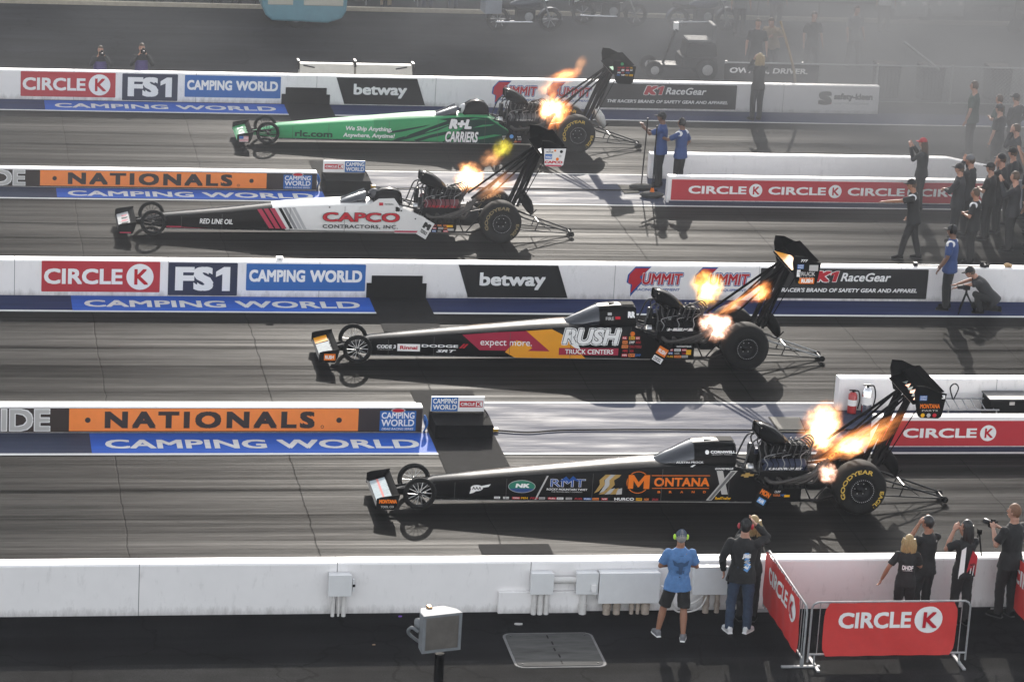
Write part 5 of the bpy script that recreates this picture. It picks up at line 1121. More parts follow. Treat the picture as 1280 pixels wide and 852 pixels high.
    if back:
        t = MB(); yb = -.081
        # printed artwork follows the back of the shirt (local -Y side)
        mp = lambda px, pz, o: tuple(Vector(tf(px, -(.083+.006*math.sin((pz-.05)*14)) - o/k + (px/.11)**2*.03, pz)))
        back(t, mp); sh_t = t.build('back_print', sh_o)
    return e
G_NEAR = 'onlookers at the near wall'
def handheld(x, y, z, label, rz=0, big=False):
    m = MB(); 
    if big:
        m.box(-.07, .07, -.04, .04, -.05, .05, BLACK); m.lathe([(.0, .0), (.04, .0), (.045, .14), (.038, .15), (0, .15)], (0, .04, 0), DARKM, 16); m.box(-.03, .03, -.03, .03, .05, .08, BLACK)
        o = m.build('photo_camera', loc=(x, y, z), bevel=.006)
        cat = 'camera'
    else:
        m.box(-.037, .037, -.005, .005, -.075, .075, BLACK); m.box(-.03, .03, .005, .007, -.07, .07, mat('screen_dark', (.02, .03, .05), .1, var=0)); o = m.build('mobile_phone', loc=(x, y, z), bevel=.003); cat = 'phone'
    o.rotation_euler = (0, 0, R(rz)); tag(o, label, cat); return o
# --- near spectators
def bk_blue(t, mp):
    D = mat('print_dark_blue', (.02, .06, .14), .8, var=0)
    POLY(t, [(-.075, .25), (-.03, .225), (0, .235), (.03, .225), (.075, .25), (.06, .2), (.02, .19), (.012, .12), (-.012, .12), (-.02, .19), (-.06, .2)], mp, D, .002)
    T(t, 'TEAM', -.018, .285, .018, .293, mp, D, .02, off=.002); T(t, 'ELITE', -.035, .13, .035, .155, mp, D, .04, .1, .003)
person('man in sky blue t-shirt, black shorts and neon green ear muffs', 11.3, 45.2, 1.75, -4, CBL, CBK, SK1, FOLD, shorts=True, shoe=mat('grey_sneaker', (.14, .14, .15), .8, var=.2), hair='short', hairm=HGY, cap=cloth('cap_slate', (.05, .065, .1)), muff=NEON, feet=((-.145, .015), (.065, -.09)), vox=.017, group=G_NEAR, back=bk_blue, wide=1.04)
def bk_hood(t, mp):
    for i in range(7): POLY(t, [(.012+.008*i, .23-.03*i*.6), (.05+.004*i, .235-.02*i), (.045, .21-.025*i), (.01, .215-.022*i)], mp, [SKYB, LW, SKYB, LG][i % 4], .002+.0005*i)
    T(t, 'JEG', -.005, .18, .065, .225, mp, LW, .05, .1, .007)
person('man in black printed top, blue jeans, white shoes and red ear muffs, one hand raised', 12.36, 45.42, 1.84, -16, CBK, DEN, SK2, dict(L=((-.16, .0, .64), (-.155, .06, .5)), R=((.17, .1, .83), (.075, .08, .94))), sleeve='long', shoe=mat('white_sneaker', (.6, .6, .6), .6, var=.06), hair='short', hairm=HBK, cap=CBK, muff=mat('muff_red', (.4, .02, .03), .4), feet=((-.07, -.06), (.08, -.03)), vox=.017, group=G_NEAR, back=bk_hood, wide=1.08, splay=25)
handheld(12.17, 45.4, .86, 'white phone hanging in the hand of the man in jeans', 10)
person('person in black with blonde hair, mostly hidden behind the man in jeans', 12.6, 45.82, 1.74, -10, CBK, CBK, SK2, EARS, sleeve='long', hair='bob', hairm=HBL, fem=True, vox=.018, group=G_NEAR)
def bk_dh(t, mp): T(t, 'DHDF', -.055, .16, .055, .205, mp, LW, .03, off=.002); RECT(t, -.05, .148, .05, .151, mp, LW, .002)
person('short woman with curly blonde hair in a black DHDF shirt', 15.02, 45.45, 1.55, -12, CBK, CBK, SK1, dict(L=((-.2, -.02, .65), (-.24, .02, .5)), R=((.15, .05, .66), (.06, .13, .68))), hair='bob', hairm=HBL, fem=True, vox=.017, group=G_NEAR, back=bk_dh, look=-5)
def bk_spon(t, mp): RECT(t, .035, .275, .052, .292, mp, LG, .002)
person('dark-haired man in a black polo shirt pressing both hands to his ears', 15.42, 45.78, 1.74, 22, CBK, CBK, SK1, EARS, hair='short', hairm=HBK, vox=.017, group=G_NEAR, back=bk_spon, look=20)
def bk_jer(t, mp):
    POLY(t, [(-.095, -.03), (-.045, -.03), (-.05, .28), (-.09, .25)], mp, LW, .002); POLY(t, [(-.03, -.03), (.095, -.03), (.095, .17), (.02, .24), (-.015, .12)], mp, RED, .002)
    for i in range(5): POLY(t, [(-.01+.018*i, -.03), (0+.018*i, -.03), (.005+.018*i, .06+.01*i), (-.005+.018*i, .06+.01*i)], mp, LW if i % 2 else LB, .004)
    T(t, 'NGK', 0, .09, .06, .115, mp, LB, .03, off=.005); RECT(t, -.03, .0, -.02, .22, mp, LB, .004)
person('woman with long black hair in a red, white and black team jersey', 16.0, 45.6, 1.73, 18, CBK, CBK, SK2, dict(L=((-.17, .08, .72), (-.06, .12, .87)), R=((.13, .08, .68), (.02, .12, .86))), hair='long', hairm=HBK, fem=True, vox=.017, group=G_NEAR, back=bk_jer, feet=((-.05, .0), (.055, -.05)), look=25)
person('tall man with cropped ginger hair in a black polo shirt holding a camera', 16.85, 45.85, 1.9, 30, CBK, CBK, SK2, dict(L=((-.145, .04, .66), (-.07, .16, .75)), R=((.15, .03, .66), (.02, .15, .74))), hair='short', hairm=HRD, vox=.017, group=G_NEAR, back=bk_spon, look=20, feet=((-.05, .03), (.06, -.01)), wide=1.08)
handheld(16.62, 46.2, 1.45, 'black camera held by the tall man at the near wall', 30, True)
mb = MB(); 
for a in ((16.25, 46.12, .98), (16.42, 46.02, .98)): mb.tube([(16.36, 46.05, 1.36), a], .012, BLACK, 6)
mb.box(16.33, 16.39, 46.02, 46.08, 1.34, 1.42, BLACK); tag(mb.build('camera_strap'), 'black tripod legs dangling from the tall man\'s hands above the near wall', 'tripod')
# --- officials and crews further away
G_MID = 'crew and officials at the start line'
person('official in blue and white shirt standing on the blue strip by the middle wall', 21.1, 62.95, 1.84, 62, CRB, CBK, SK3, dict(L=((-.14, .02, .64), (-.12, .1, .5)), R=((.15, .04, .63), (.12, .12, .5))), hair='short', hairm=HBK, cap=CDK, group=G_MID, muff=BLACK, yoke=CWH)
person('photographer crouching behind a tripod by the middle wall', 22.0, 62.72, 1.76, 75, CDK, CBK, SK2, dict(L=((-.12, .28, .36), (-.06, .42, .3)), R=((.12, .26, .36), (.05, .42, .31))), sleeve='short', hair='short', cap=CBK, lean=42, hz=.17, hy=-.02, knees=((-.09, .2, .24), (.1, .19, .05)), feet=((-.07, .12), (.08, -.1)), group=G_MID)
e = empty('camera_tripod', (21.42, 62.68, 0), 'small black camera on a tripod in front of the crouching photographer', 'tripod')
for i, a in enumerate((100, 220, 340)):
    mb = MB(); mb.tube([(0, 0, .45), (.24*math.cos(R(a)), .24*math.sin(R(a)), .02)], [.022, .014], BLACK, 6); mb.build('leg', e)
mb = MB(); mb.tube([(0, 0, .4), (0, 0, .52)], .025, BLACK, 8); mb.build('centre_column', e)
mb = MB(); mb.box(-.08, .06, -.06, .06, .52, .62, BLACK); mb.lathe([(0, -.2), (.04, -.2), (.045, -.08), (0, -.08)], (0, 0, .57), DARKM, 12, axis='X'); mb.build('camera_body', e, bevel=.008)
person('man in black shirt with white shoulders pointing to the left with his arm out', 21.45, 66.85, 1.83, 70, CBK, CBK, SK1, dict(L=((-.1, .17, .74), (-.06, .36, .7)), R=((.19, .0, .62), (.17, .07, .5))), hair='short', cap=CBK, group=G_MID, feet=((-.04, .12), (.06, -.1)), lean=6, wide=1.15, yoke=CWH)
person('man in dark team jacket behind the pointing man, hands at his chest', 22.95, 68.4, 1.82, 60, CDK, CDK, SK2, dict(L=((-.14, .08, .66), (-.04, .16, .66)), R=((.14, .08, .64), (.04, .18, .63))), sleeve='long', hair='short', cap=CDK, group=G_MID, wide=1.15)
person('man in dark jacket just behind the other jacketed man', 23.35, 68.9, 1.9, 55, CDK, CBK, SK2, dict(L=((-.16, .08, .8), (-.05, .08, .93)), R=((.16, .08, .8), (.05, .08, .93))), sleeve='long', hair='short', cap=CGR, group=G_MID, wide=1.15)
person('stout man with folded bare arms and a white collar beside the team jackets', 22.75, 66.55, 1.72, 60, CBK, CBK, SK1, FOLD, hair='short', hairm=HBR, group=G_MID, wide=1.15, yoke=CWH)
person('woman in black with long hair and a red cap behind the far red banner wall', 22.9, 71.1, 1.75, 55, CBK, CBK, SK2, CAMERA, sleeve='long', hair='long', hairm=HBR, cap=CRD, fem=True, group=G_MID)
person('person in black standing in front of the hazy far wall, shoes on the white line', 21.15, 80.1, 1.78, 15, CBK, CBK, SK2, EARS, sleeve='long', hair='bob', hairm=HBL, fem=True, group=G_MID)
person('left of two men in blue shirts leaning on long brooms', 17.02, 73.0, 1.82, 65, CRB, CBK, SK3, dict(L=((-.12, .14, .72), (-.05, .24, .8)), R=((.15, .1, .68), (.04, .22, .74))), hair='short', hairm=HBK, cap=CDK, group=G_MID)
person('right of two men in blue shirts, hand on hip beside the brooms', 17.45, 72.75, 1.74, 50, CRB, CBK, SK3, dict(L=((-.13, .14, .7), (-.1, .3, .72)), R=((.2, -.02, .65), (.11, .03, .56))), hair='short', hairm=HBK, group=G_MID, muff=BLACK, yoke=CWH)
for x, y, xt, lab, hm in ((16.55, 72.75, 16.62, 'long-handled broom with a dark head farther from the camera', CHAR), (16.65, 72.0, 16.68, 'long-handled broom with an orange collar nearer the camera', CHAR)):
    e = empty('broom', (x, y, 0.01), lab, 'broom', 'brooms'); mb = MB(); mb.tube([(0, 0, .1), (xt-x, .1, 1.7)], .016, DARKM, 8); mb.build('handle', e)
    mb = MB(); mb.ell((0, 0, .06), (.3, .18, .07), mat('broom_fibre', (.03, .03, .03), .9, var=.4, scale=40)); mb.build('head', e)
    if 'orange' in lab: mb = MB(); mb.lathe([(.03, .1), (.06, .12), (.03, .22)], (0, 0, 0), ORT, 12, axis='Z'); mb.build('collar', e)
for lab, x, y, H, hd, c1, po, cp in (
    ('tall dark figure apart from the hazy group on the far lane', 25.9, 76.7, 1.9, 60, CGN, STAND, None),
    ('leftmost of the hazy group of crew on the far lane, bare-armed', 26.35, 76.0, 1.72, 50, CGN, FOLD, None),
    ('middle person of the hazy group of crew on the far lane', 26.75, 75.9, 1.78, 40, CDK, HIPS, CBK),
    ('rightmost person of the hazy group of crew on the far lane', 27.3, 76.1, 1.8, 65, CGN, HIPS, None),
    ('man in dark clothes filming with raised hands at the right edge crowd', 24.0, 67.6, 1.85, 60, CDK, CAMERA, None),
    ('broad man in black at the right edge, front of the crowd', 24.65, 68.0, 1.92, 40, CBK, STAND, CBK),
    ('capped man in black behind the broad man at the right edge', 25.1, 69.3, 1.9, 60, CBK, EARS, CDK),
    ('person in white and blue at the far right edge behind the crowd', 26.0, 71.6, 1.8, 60, CWH, STAND, CNV),
    ('person in grey between the crowd and the sloping wall end', 25.5, 70.9, 1.75, 70, CGR, CAMERA, CBK),
    ('man in black between the jacketed pair and the broad man', 23.75, 68.6, 1.8, 55, CBK, FOLD, CBK),
    ('dark figure farthest back in the right edge crowd, bare-headed', 25.6, 72.4, 1.82, 60, CDK, EARS, None),
    ('stocky person in charcoal behind the broad man, arms up', 25.0, 68.9, 1.78, 35, CDK, CAMERA, CBK),
    ('person in black just left of the dark figure at the right edge', 25.0, 67.3, 1.8, 70, CBK, HIPS, CBK),
    ('person in black with a dark cap behind the sloping wall end', 25.9, 74.6, 1.8, 50, CBK, STAND, CDK),
    ('bare-armed crew member in black at the centre of the right edge crowd', 24.45, 67.35, 1.78, 65, CBK, FOLD, None),
    ('crew member in dark grey at the back of the right edge crowd, hand on hip', 24.7, 69.9, 1.84, 50, CDK, HIPS, CBK),
    ('crew member in black behind the bare-armed one in the right edge crowd', 24.2, 69.2, 1.86, 55, CBK, EARS, CDK),
    ('crew member in grey squeezed against the sloping wall end', 25.3, 70.4, 1.8, 70, CGR, STAND, CBK),
    ('dark figure cut by the right edge of the picture', 25.4, 67.8, 1.85, 50, CDK, HIPS, None)):
    person(lab, x, y, H, hd, c1, CBK, SK2, po, hair='short', cap=cp, sleeve='long' if c1 in (CDK,) else 'short', vox=.03, wide=1.22, group='crowd at the right edge')
# two cameramen kneeling behind the far wall
KNEEL = dict(hz=.23, hy=-.03, knees=((-.07, .17, .25), (.08, .17, .06)), feet=((-.07, .1), (.07, -.14)))
for x, lab in ((4.22, 'left cameraman kneeling behind the far wall, camera to his face'), (5.28, 'right cameraman kneeling behind the far wall in a purple vest')):
    k = 1.56 if x < 5 else 1.68
    person(lab, x, 82.3, k, 180, CDK, CBK, SK2, dict(L=((-.16, .08, .43), (-.05, .16, .62)), R=((.16, .08, .43), (.05, .16, .6))), sleeve='long', hair='short', hairm=HBR, group='cameramen', vox=.025, **KNEEL)
    v = MB(); v.loft([ering((x, 82.33, z*k), rx, .15, 14) for z, rx in ((.22, .175), (.38, .17), (.48, .18))], CPU); tag(v.build('press_vest'), 'purple press vest worn by the %s' % lab.split(' kneeling')[0], 'vest')
    handheld(x+.02, 82.0, .65*k, 'black camera held by the %s' % lab.split(' kneeling')[0], 180, True)
# ------------------------------------------------------------------ crowd barriers
def wvb(u, v): return -.04-.007*math.sin(u*31+2*v)-.006*math.sin(v*7+u*9)-.006*math.sin(u*57-v*5)*(v*v)
def barricade(label, loc, rz, L, x0, x1):
    e = empty('crowd_barrier', loc, label, 'barrier', 'crowd barriers', R(rz)); h = 1.02; z0 = .17
    f = MB(); c = .09; pts = [(-L/2, 0, z0-.12), (-L/2, 0, h-c), (-L/2+.03, 0, h-.03), (-L/2+c, 0, h), (L/2-c, 0, h), (L/2-.03, 0, h-.03), (L/2, 0, h-c), (L/2, 0, z0-.12)]
    f.tube(pts, .016, GALV, 10); f.tube([(-L/2, 0, z0), (L/2, 0, z0)], .016, GALV, 8); f.build('frame', e)
    n_ = int(L/.13); b = MB()
    for i in range(1, n_): xx = -L/2+L*i/n_; b.tube([(xx, 0, z0), (xx, 0, h)], .007, GALV, 6)
    b.build('bars', e)
    for s in (-1, 1):
        q = MB(); q.box(s*(L/2-.1)-.025, s*(L/2-.1)+.025, -.3, .3, .0, .03, GALV); q.tube([(s*(L/2-.1), 0, .03), (s*(L/2-.1), 0, .17)], .016, GALV, 8); q.build('foot', e)
    p = MB(); cc = .07
    # fabric banner, gathered a little at its ties
    nx, nz = 28, 8; vs = []; fs = []
    for i in range(nx+1):
        for j in range(nz+1):
            u = i/nx; v = j/nz; xx = x0+(x1-x0)*u; zz = .155+(h+.0-.155)*v
            ins = cc*max(0, (abs(u-.5)*2-.93)/.07)*(abs(v-.5)*2)**6
            vs.append((xx - math.copysign(ins, u-.5), wvb(u, v), zz))
    fs = [(i*(nz+1)+j, (i+1)*(nz+1)+j, (i+1)*(nz+1)+j+1, i*(nz+1)+j+1) for i in range(nx) for j in range(nz)]
    p.add(vs, fs, mat('banner_fabric_red', hexc('c4312e'), .6, var=.08, scale=5), True); bn = p.build('banner', e)
    t = MB(); mid = (x0+x1)/2; w_ = (x1-x0)
    circle_k(t, x0+w_*.11, .52, x0+w_*.89, .96, lambda x, z, o: (x, wvb((x-x0)/(x1-x0), (z-.155)/(h-.155))-.004-o, z), ko=.02)
    t.build('lettering', bn)
    return e
barricade('crowd barrier with a flat-on CIRCLE K banner in the lower right corner', (14.37, 44.02, 0), 0, 2.5, -1.06, 1.04)
barricade('left crowd barrier standing at right angles to the near wall, CIRCLE K banner', (12.99, 45.05, 0), -90, 2.45, -1.17, 1.0)
barricade('crowd barrier cut off by the right edge, behind the tall man', (17.02, 45.0, 0), -90, 2.5, -1.17, 1.08)
# ================================================================== BACKGROUND
KERB = mat('pale_kerb', (.38, .33, .25), .8, var=.2)
mb = MB(); mb.box(X0, X1, 93.2, 93.35, 0, .12, KERB); tag(mb.build('kerb'), kind='structure')
e = empty('guard_rail', (8, 93.5, 0), 'low dark pipe rail along the back of the return road', 'rail')
mb = MB(); mb.tube([(-60, 0, .55), (120, 0, .55)], .03, DARKM, 6); mb.build('rail_pipe', e)
for k in range(22): mb = MB(); mb.tube([(-12+1.9*k, 0, 0), (-12+1.9*k, 0, .55)], .03, DARKM, 6); mb.build('post', e)
G_BACK = 'bystanders along the back rail'
for x, c1, c2, lab in ((2.4, CRD, CDK, 'red-topped bystander whose feet show at the top left corner'), (3.55, CWH, CTN, 'bystander in tan trousers at the top left'), (6.45, CDK, DEN, 'left bystander of a pair in jeans at the top left'), (7.05, CGR, DEN, 'right bystander of a pair in jeans at the top left'), (8.15, CNV, CBK, 'bystander in black trousers left of the blue camper'), (8.75, CBK, CBK, 'bystander just left of the blue camper'),
                       (13.2, CWH, CTN, 'bystander in tan trousers beside the white stall'), (14.45, CDK, CNV, 'bystander in navy trousers right of the white stall'), (15.2, CBL, CNV, 'bystander in navy trousers left of the motorcycle'), (19.5, CDK, CBK, 'bystander beneath the second white stall'), (20.1, CDK, CDK, 'right bystander beneath the second white stall')):
    person(lab, x, 93.85, 1.75, 180, c1, c2, SK2, STAND, vox=.034, group=G_BACK, hair='short')
# white stalls with a printed cloth front
for x0, x1, lab in ((12.6, 14.25, 'first white stall with a printed cloth front at the top edge'), (18.9, 20.45, 'second white stall with a printed cloth front at the top edge')):
    e = empty('market_stall', ((x0+x1)/2, 94.5, 0), lab, 'stall', 'white stalls'); d = (x1-x0)/2
    mb = MB(); mb.box(-d, d, -.4, .4, .86, .9, WHITE); mb.build('tabletop', e)
    mb = MB(); n = 20; vs = []
    for i in range(n+1): vs += [(-d+2*d*i/n, -.42-.012*math.sin(i*2.1), .26), (-d+2*d*i/n, -.42, .9)]
    mb.add(vs, [(2*i, 2*i+2, 2*i+3, 2*i+1) for i in range(n)], WHITE, True); mb.build('cloth', e)
    for sx in (-d+.05, d-.05):
        for sy in (-.35, .35): p = MB(); p.tube([(sx, sy, 0), (sx, sy, .86)], .02, GALV, 6); p.build('leg', e)
# vintage camper
e = empty('camper', (10.4, 90.6, 0), 'pale blue vintage camper with cream panels parked on the return road', 'camper')
CBLU = mat('camper_blue', (.1, .23, .28), .4, var=.12, coat=.3); CRM = mat('camper_cream', (.4, .38, .32), .45, var=.08)
prof = [(-1.2, .62), (-1.1, .36), (-.9, .2), (.7, .16), (1.1, .3), (1.22, .5), (1.26, 1.1), (1.15, 1.75), (.8, 1.88), (-.9, 1.88), (-1.2, 1.7), (-1.26, 1.1)]
mb = MB(); mb.prism(prof, 0, 1.7, CBLU); mb.build('body', e, bevel=.06)
for a, b_, lab in ((-1.05, -.32, 1), (-.02, 1.12, 2)):
    mb = MB(); mb.box(a, b_, -.015, .03, .66, 1.5, CRM); mb.build('cream_panel', e, bevel=.03)
mb = MB(); mb.box(.75, .88, -.025, -.012, .99, 1.03, DARKM); mb.build('handle', e)
for a, b_ in ((-1.0, -.36), (0.1, 1.0)):
    mb = MB(); mb.box(a, b_, -.012, .03, 1.54, 1.72, GLASS); mb.build('window', e, bevel=.02)
for yy in (.12, 1.55):
    mb = MB(); mb.lathe([(0, -.09), (.2, -.09), (.32, -.09), (.35, -.05), (.35, .05), (.32, .09), (0, .09)], (-.22, yy, .35), RUBBER, 24); w_ = mb.build('wheel', e)
    p = MB(); p.lathe([(0, -.1), (.17, -.1), (.19, -.09)], (-.22, yy, .35), mat('wheel_grey', (.12, .13, .14), .5), 20); p.build('rim', w_)
# motorcycles
def motorcycle(label, x, y, rz, col, trunk=False):
    e = empty('motorcycle', (x, y, 0), label, 'motorcycle', 'motorcycles on the return road', R(rz))
    for wx in (-.78, .78):
        mb = MB(); mb.lathe([(.24, -.05), (.3, -.065), (.34, -.03), (.345, 0), (.34, .03), (.3, .065), (.24, .05)], (wx, 0, .34), RUBBER, 26); w_ = mb.build('wheel', e)
        p = MB()
        for i in range(7): a = 2*math.pi*i/7; p.tube([(wx, 0, .34), (wx+.25*math.cos(a), 0, .34+.25*math.sin(a))], .015, GALV, 5)
        p.build('spokes', w_)
    mb = MB(); mb.loft([[(xx, yy*w0, z0+zz*h0) for yy, zz in ((-1, 0), (-1, .7), (-.5, 1), (.5, 1), (1, .7), (1, 0))] for xx, w0, z0, h0 in ((-.45, .1, .72, .1), (-.2, .16, .7, .24), (.15, .17, .7, .28), (.42, .1, .74, .2))], col); mb.build('fuel_tank', e)
    mb = MB(); mb.loft([[(xx, yy*w0, z0+zz*.1) for yy, zz in ((-1, 0), (-.8, 1), (.8, 1), (1, 0))] for xx, w0, z0 in ((-.95, .1, .74), (-.6, .17, .68), (-.2, .14, .7))], BLACK); mb.build('saddle', e)
    mb = MB(); mb.box(-.25, .3, -.17, .17, .28, .66, DARKM); mb.lathe([(0, -.2), (.13, -.2), (.13, .2), (0, .2)], (.1, 0, .45), GALV, 14); mb.build('engine', e, bevel=.03)
    mb = MB(); mb.tube([(.78, -.1, .34), (.5, -.1, .98)], .025, GALV, 6); mb.tube([(.78, .1, .34), (.5, .1, .98)], .025, GALV, 6); mb.build('fork', e)
    mb = MB(); mb.curve([(.3, -.4, 1.06), (.46, -.25, 1.12), (.52, 0, 1.0), (.46, .25, 1.12), (.3, .4, 1.06)], .018, CHROME, 6); mb.build('handlebar', e)
    mb = MB(); mb.ell((.62, 0, .9), (.1, .1, .1), CHROME); mb.build('headlight', e)
    mb = MB(); mb.tube([(.2, -.2, .3), (-.9, -.22, .3)], .045, CHROME, 8); mb.build('exhaust', e)
    for wx in (-.78, .78): mb = MB(); mb.lathe([(.37, -.08), (.385, 0), (.37, .08)], (wx, 0, .34), col, 20); mb.v = [(a, b, c if c > .36 else .36) for a, b, c in mb.v]; mb.build('mudguard', e)
    if trunk:
        mb = MB(); mb.box(-1.25, -.75, -.3, .3, .55, .95, mat('silver_case', (.3, .32, .36), .35, .4)); mb.box(-1.27, -.73, -.31, .31, .955, .98, CHROME); mb.build('luggage_case', e, bevel=.03)
motorcycle('dark touring motorcycle with a silver luggage case, right of the camper', 16.85, 90.9, 4, mat('motorcycle_navy', (.02, .025, .04), .3, coat=.4), True)
motorcycle('second dark motorcycle under the white stall at the top edge', 19.6, 92.0, -3, BLACK)
motorcycle('third dark motorcycle with a teal light near the smoke', 22.3, 91.5, 8, mat('motorcycle_blue', (.01, .02, .06), .3, coat=.4))
# tow tractor
e = empty('tow_tractor', (20.3, 85.3, 0), 'small dark tow tractor with small wheels standing in the haze', 'tractor')
mb = MB(); mb.box(-.1, .9, -.45, .45, .3, .62, CHAR); mb.box(.0, .9, -.42, .42, .62, 1.0, CHAR, .05); mb.build('body', e, bevel=.05)
mb = MB(); mb.box(.05, .75, -.35, .35, 1.0, 1.08, mat('tractor_seat', (.09, .09, .09), .7)); mb.box(.72, .85, -.35, .35, 1.0, 1.5, MATS['tractor_seat']); mb.build('seat', e, bevel=.04)
mb = MB(); mb.tube([(-.55, 0, .3), (-.25, 0, 1.25)], .035, DARKM, 8); mb.tube([(-.25, -.25, 1.3), (-.25, .25, 1.3)], .03, DARKM, 8); mb.box(-.3, -.18, -.1, .05, 1.3, 1.5, LW); mb.build('steering_post', e)
mb = MB(); mb.box(-.9, .0, -.3, .3, .25, .36, DARKM); mb.build('deck', e, bevel=.02)
for wx, wy, r in ((-.85, -.4, .24), (-.85, .4, .24), (.6, -.52, .3), (.6, .52, .3)):
    mb = MB(); mb.lathe([(0, -.09), (r*.8, -.09), (r, -.05), (r, .05), (r*.8, .09), (0, .09)], (wx, wy, r), RUBBER, 20); w_ = mb.build('wheel', e); p = MB(); p.lathe([(0, -.1), (r*.45, -.1), (r*.5, -.09)], (wx, wy, r), LG, 14); p.build('rim', w_)
# long white barrier standing behind the far wall
e = empty('plastic_barrier', (11.0, 83.0, 0), 'off-white plastic barrier behind the far wall with dark straps', 'barrier')
PLB = mat('plastic_off_white', (.5, .48, .43), .5, var=.08)
for a, b_ in ((-1.55, -.1), (-.06, 1.45)):
    mb = MB(); mb.prism([(-.25, 0), (.25, 0), (.2, .3), (.1, .66), (-.1, .66), (-.2, .3)], a, b_, PLB, 'YZ'); mb.build('block', e, bevel=.02)
mb = MB()
for a, d in ((-1.45, .3), (1.3, -.3)): mb.tube([(a, -.14, .62), (a+d, -.12, .56)], .02, DARKM, 6)
mb.box(-.1, -.05, -.14, .14, .6, .76, DARKM); mb.box(1.44, 1.5, -.14, .14, .5, .72, DARKM); mb.box(-1.6, -1.55, -.14, .14, .5, .74, DARKM); mb.build('strap', e)
# chain-link fence with the dark banner
FENM = mat('fence_wire', (.4, .4, .4), .5, .4, var=0)
e = empty('chain_fence', (25, 82.3, 0), 'chain-link fence behind the smoke at the right', 'fence')
for k in range(9): mb = MB(); mb.tube([(-4.2+2.1*k, 0, 0), (-4.2+2.1*k, 0, 1.1)], .03, FENM, 8); mb.build('post', e)
mb = MB(); mb.tube([(-4.2, 0, 1.05), (12.6, 0, 1.05)], .022, FENM, 6); mb.tube([(-4.2, 0, .05), (12.6, 0, .05)], .012, FENM, 6)
for k in range(150):
    xx = -4.2+.112*k
    if xx+1 < 12.6: mb.tube([(xx, 0, .05), (xx+1.0, 0, 1.05)], .0035, FENM, 3, False); mb.tube([(xx+1.0, 0, .05), (xx, 0, 1.05)], .0035, FENM, 3, False)
mb.build('mesh_panel', e)
e = empty('fence_banner', (22.1, 82.25, 0), 'dark OWNER, DRIVER banner tied on the chain fence', 'banner')
mb = MB(); mb.box(-1.35, 1.25, -.01, 0, .1, 1.03, CHAR); p = mb.build('banner_cloth', e)
t = MB(); T(t, 'OWNER, DRIVER.', -1.2, .76, .95, .93, lambda x, z, o: (x, -.012-o, z), LW, .03, .1); t.build('lettering', p)
mb = MB(); mb.curve([(22.7, 82.0, 0), (22.65, 82.0, .7), (22.5, 82.1, 1.3), (22.2, 82.3, 2.2)], .035, CTN, 6); tag(mb.build('pole'), 'leaning pale pole with a branch behind the far wall', 'pole')
mb = MB(); mb.tube([(25.6, 82.1, 1.75), (26.75, 82.4, .95)], .035, LG, 6); tag(mb.build('pole'), 'pale slanting pole leaning on the fence beside the dark bins', 'pole')
for x, y, lab in ((26.65, 82.75, 'dark ribbed bin behind the fence at the right'), (25.45, 82.9, 'rounded dark bin left of the ribbed bin behind the fence'), (28.6, 82.9, 'third dark bin behind the fence near the right edge')):
    e = empty('waste_bin', (x, y, 0), lab, 'bin', 'bins behind the fence')
    mb = MB(); mb.box(-.28, .28, -.3, .3, .08, .92, CHAR, -.03)
    for k in range(6): mb.box(-.27+.1*k, -.23+.1*k, -.345, -.3, .15, .85, BLACK)
    mb.build('bin_body', e, bevel=.02); p = MB(); p.box(-.33, .33, -.36, .34, .925, .99, BLACK, .02); p.build('lid', e, bevel=.02)
    for wx in (-.22, .22): p = MB(); p.lathe([(0, -.03), (.08, -.03), (.08, .03), (0, .03)], (wx, .25, .08), RUBBER, 12); p.build('wheel', e)
# golf carts facing the camera
for x, y, lab in ((29.2, 93.0, 'left pale golf cart facing the camera in the smoke'), (30.4, 93.2, 'right pale golf cart facing the camera in the smoke'), (32.6, 90.2, 'dark golf cart with a tilted pale windscreen at the top right corner')):
    e = empty('golf_cart', (x, y, 0), lab, 'golf cart', 'golf carts in the smoke'); cm = mat('cart_pale', (.35, .38, .37), .4, var=.1) if x < 32 else CHAR
    mb = MB(); mb.loft([[(sx*w0, yy, z0), (sx*w0, yy, z1)][::1] + [(-sx*w0, yy, z1), (-sx*w0, yy, z0)] for sx in (1,) for yy, w0, z0, z1 in ((-.02, .35, .35, .6), (.1, .5, .25, .85), (.5, .55, .25, .95), (.6, .55, .25, .5), (2.1, .55, .25, .55))], cm, False); mb.build('body', e, bevel=.05)
    mb = MB(); mb.box(-.5, .5, 1.2, 1.7, .55, .75, TAN); mb.box(-.5, .5, 1.65, 1.8, .75, 1.25, TAN); mb.build('seat', e, bevel=.04)
    mb = MB(); mb.box(-.6, .6, .4, 2.0, 1.85, 1.9, LW); mb.build('roof', e, bevel=.02)
    for sx in (-.5, .5):
        mb = MB(); mb.tube([(sx, .45, .9), (sx, .55, 1.85)], .02, DARKM, 6); mb.tube([(sx, 1.85, .5), (sx, 1.85, 1.85)], .02, DARKM, 6); mb.build('roof_post', e)
        mb = MB(); mb.ell((sx*.65, -.0, .66), (.08, .05, .07), LW); mb.build('headlight', e)
        for yy in (.3, 1.75): mb = MB(); mb.lathe([(0, -.09), (.2, -.09), (.23, 0), (.2, .09), (0, .09)], (sx, yy, .23), RUBBER, 18); mb.build('wheel', e)
    if x > 32: mb = MB(); mb.add([(-.4, .0, 1.35), (.5, .0, 1.55), (.5, .05, 1.75), (-.4, .05, 1.55)], [(0, 1, 2, 3)], LW); mb.build('windscreen_edge', e)
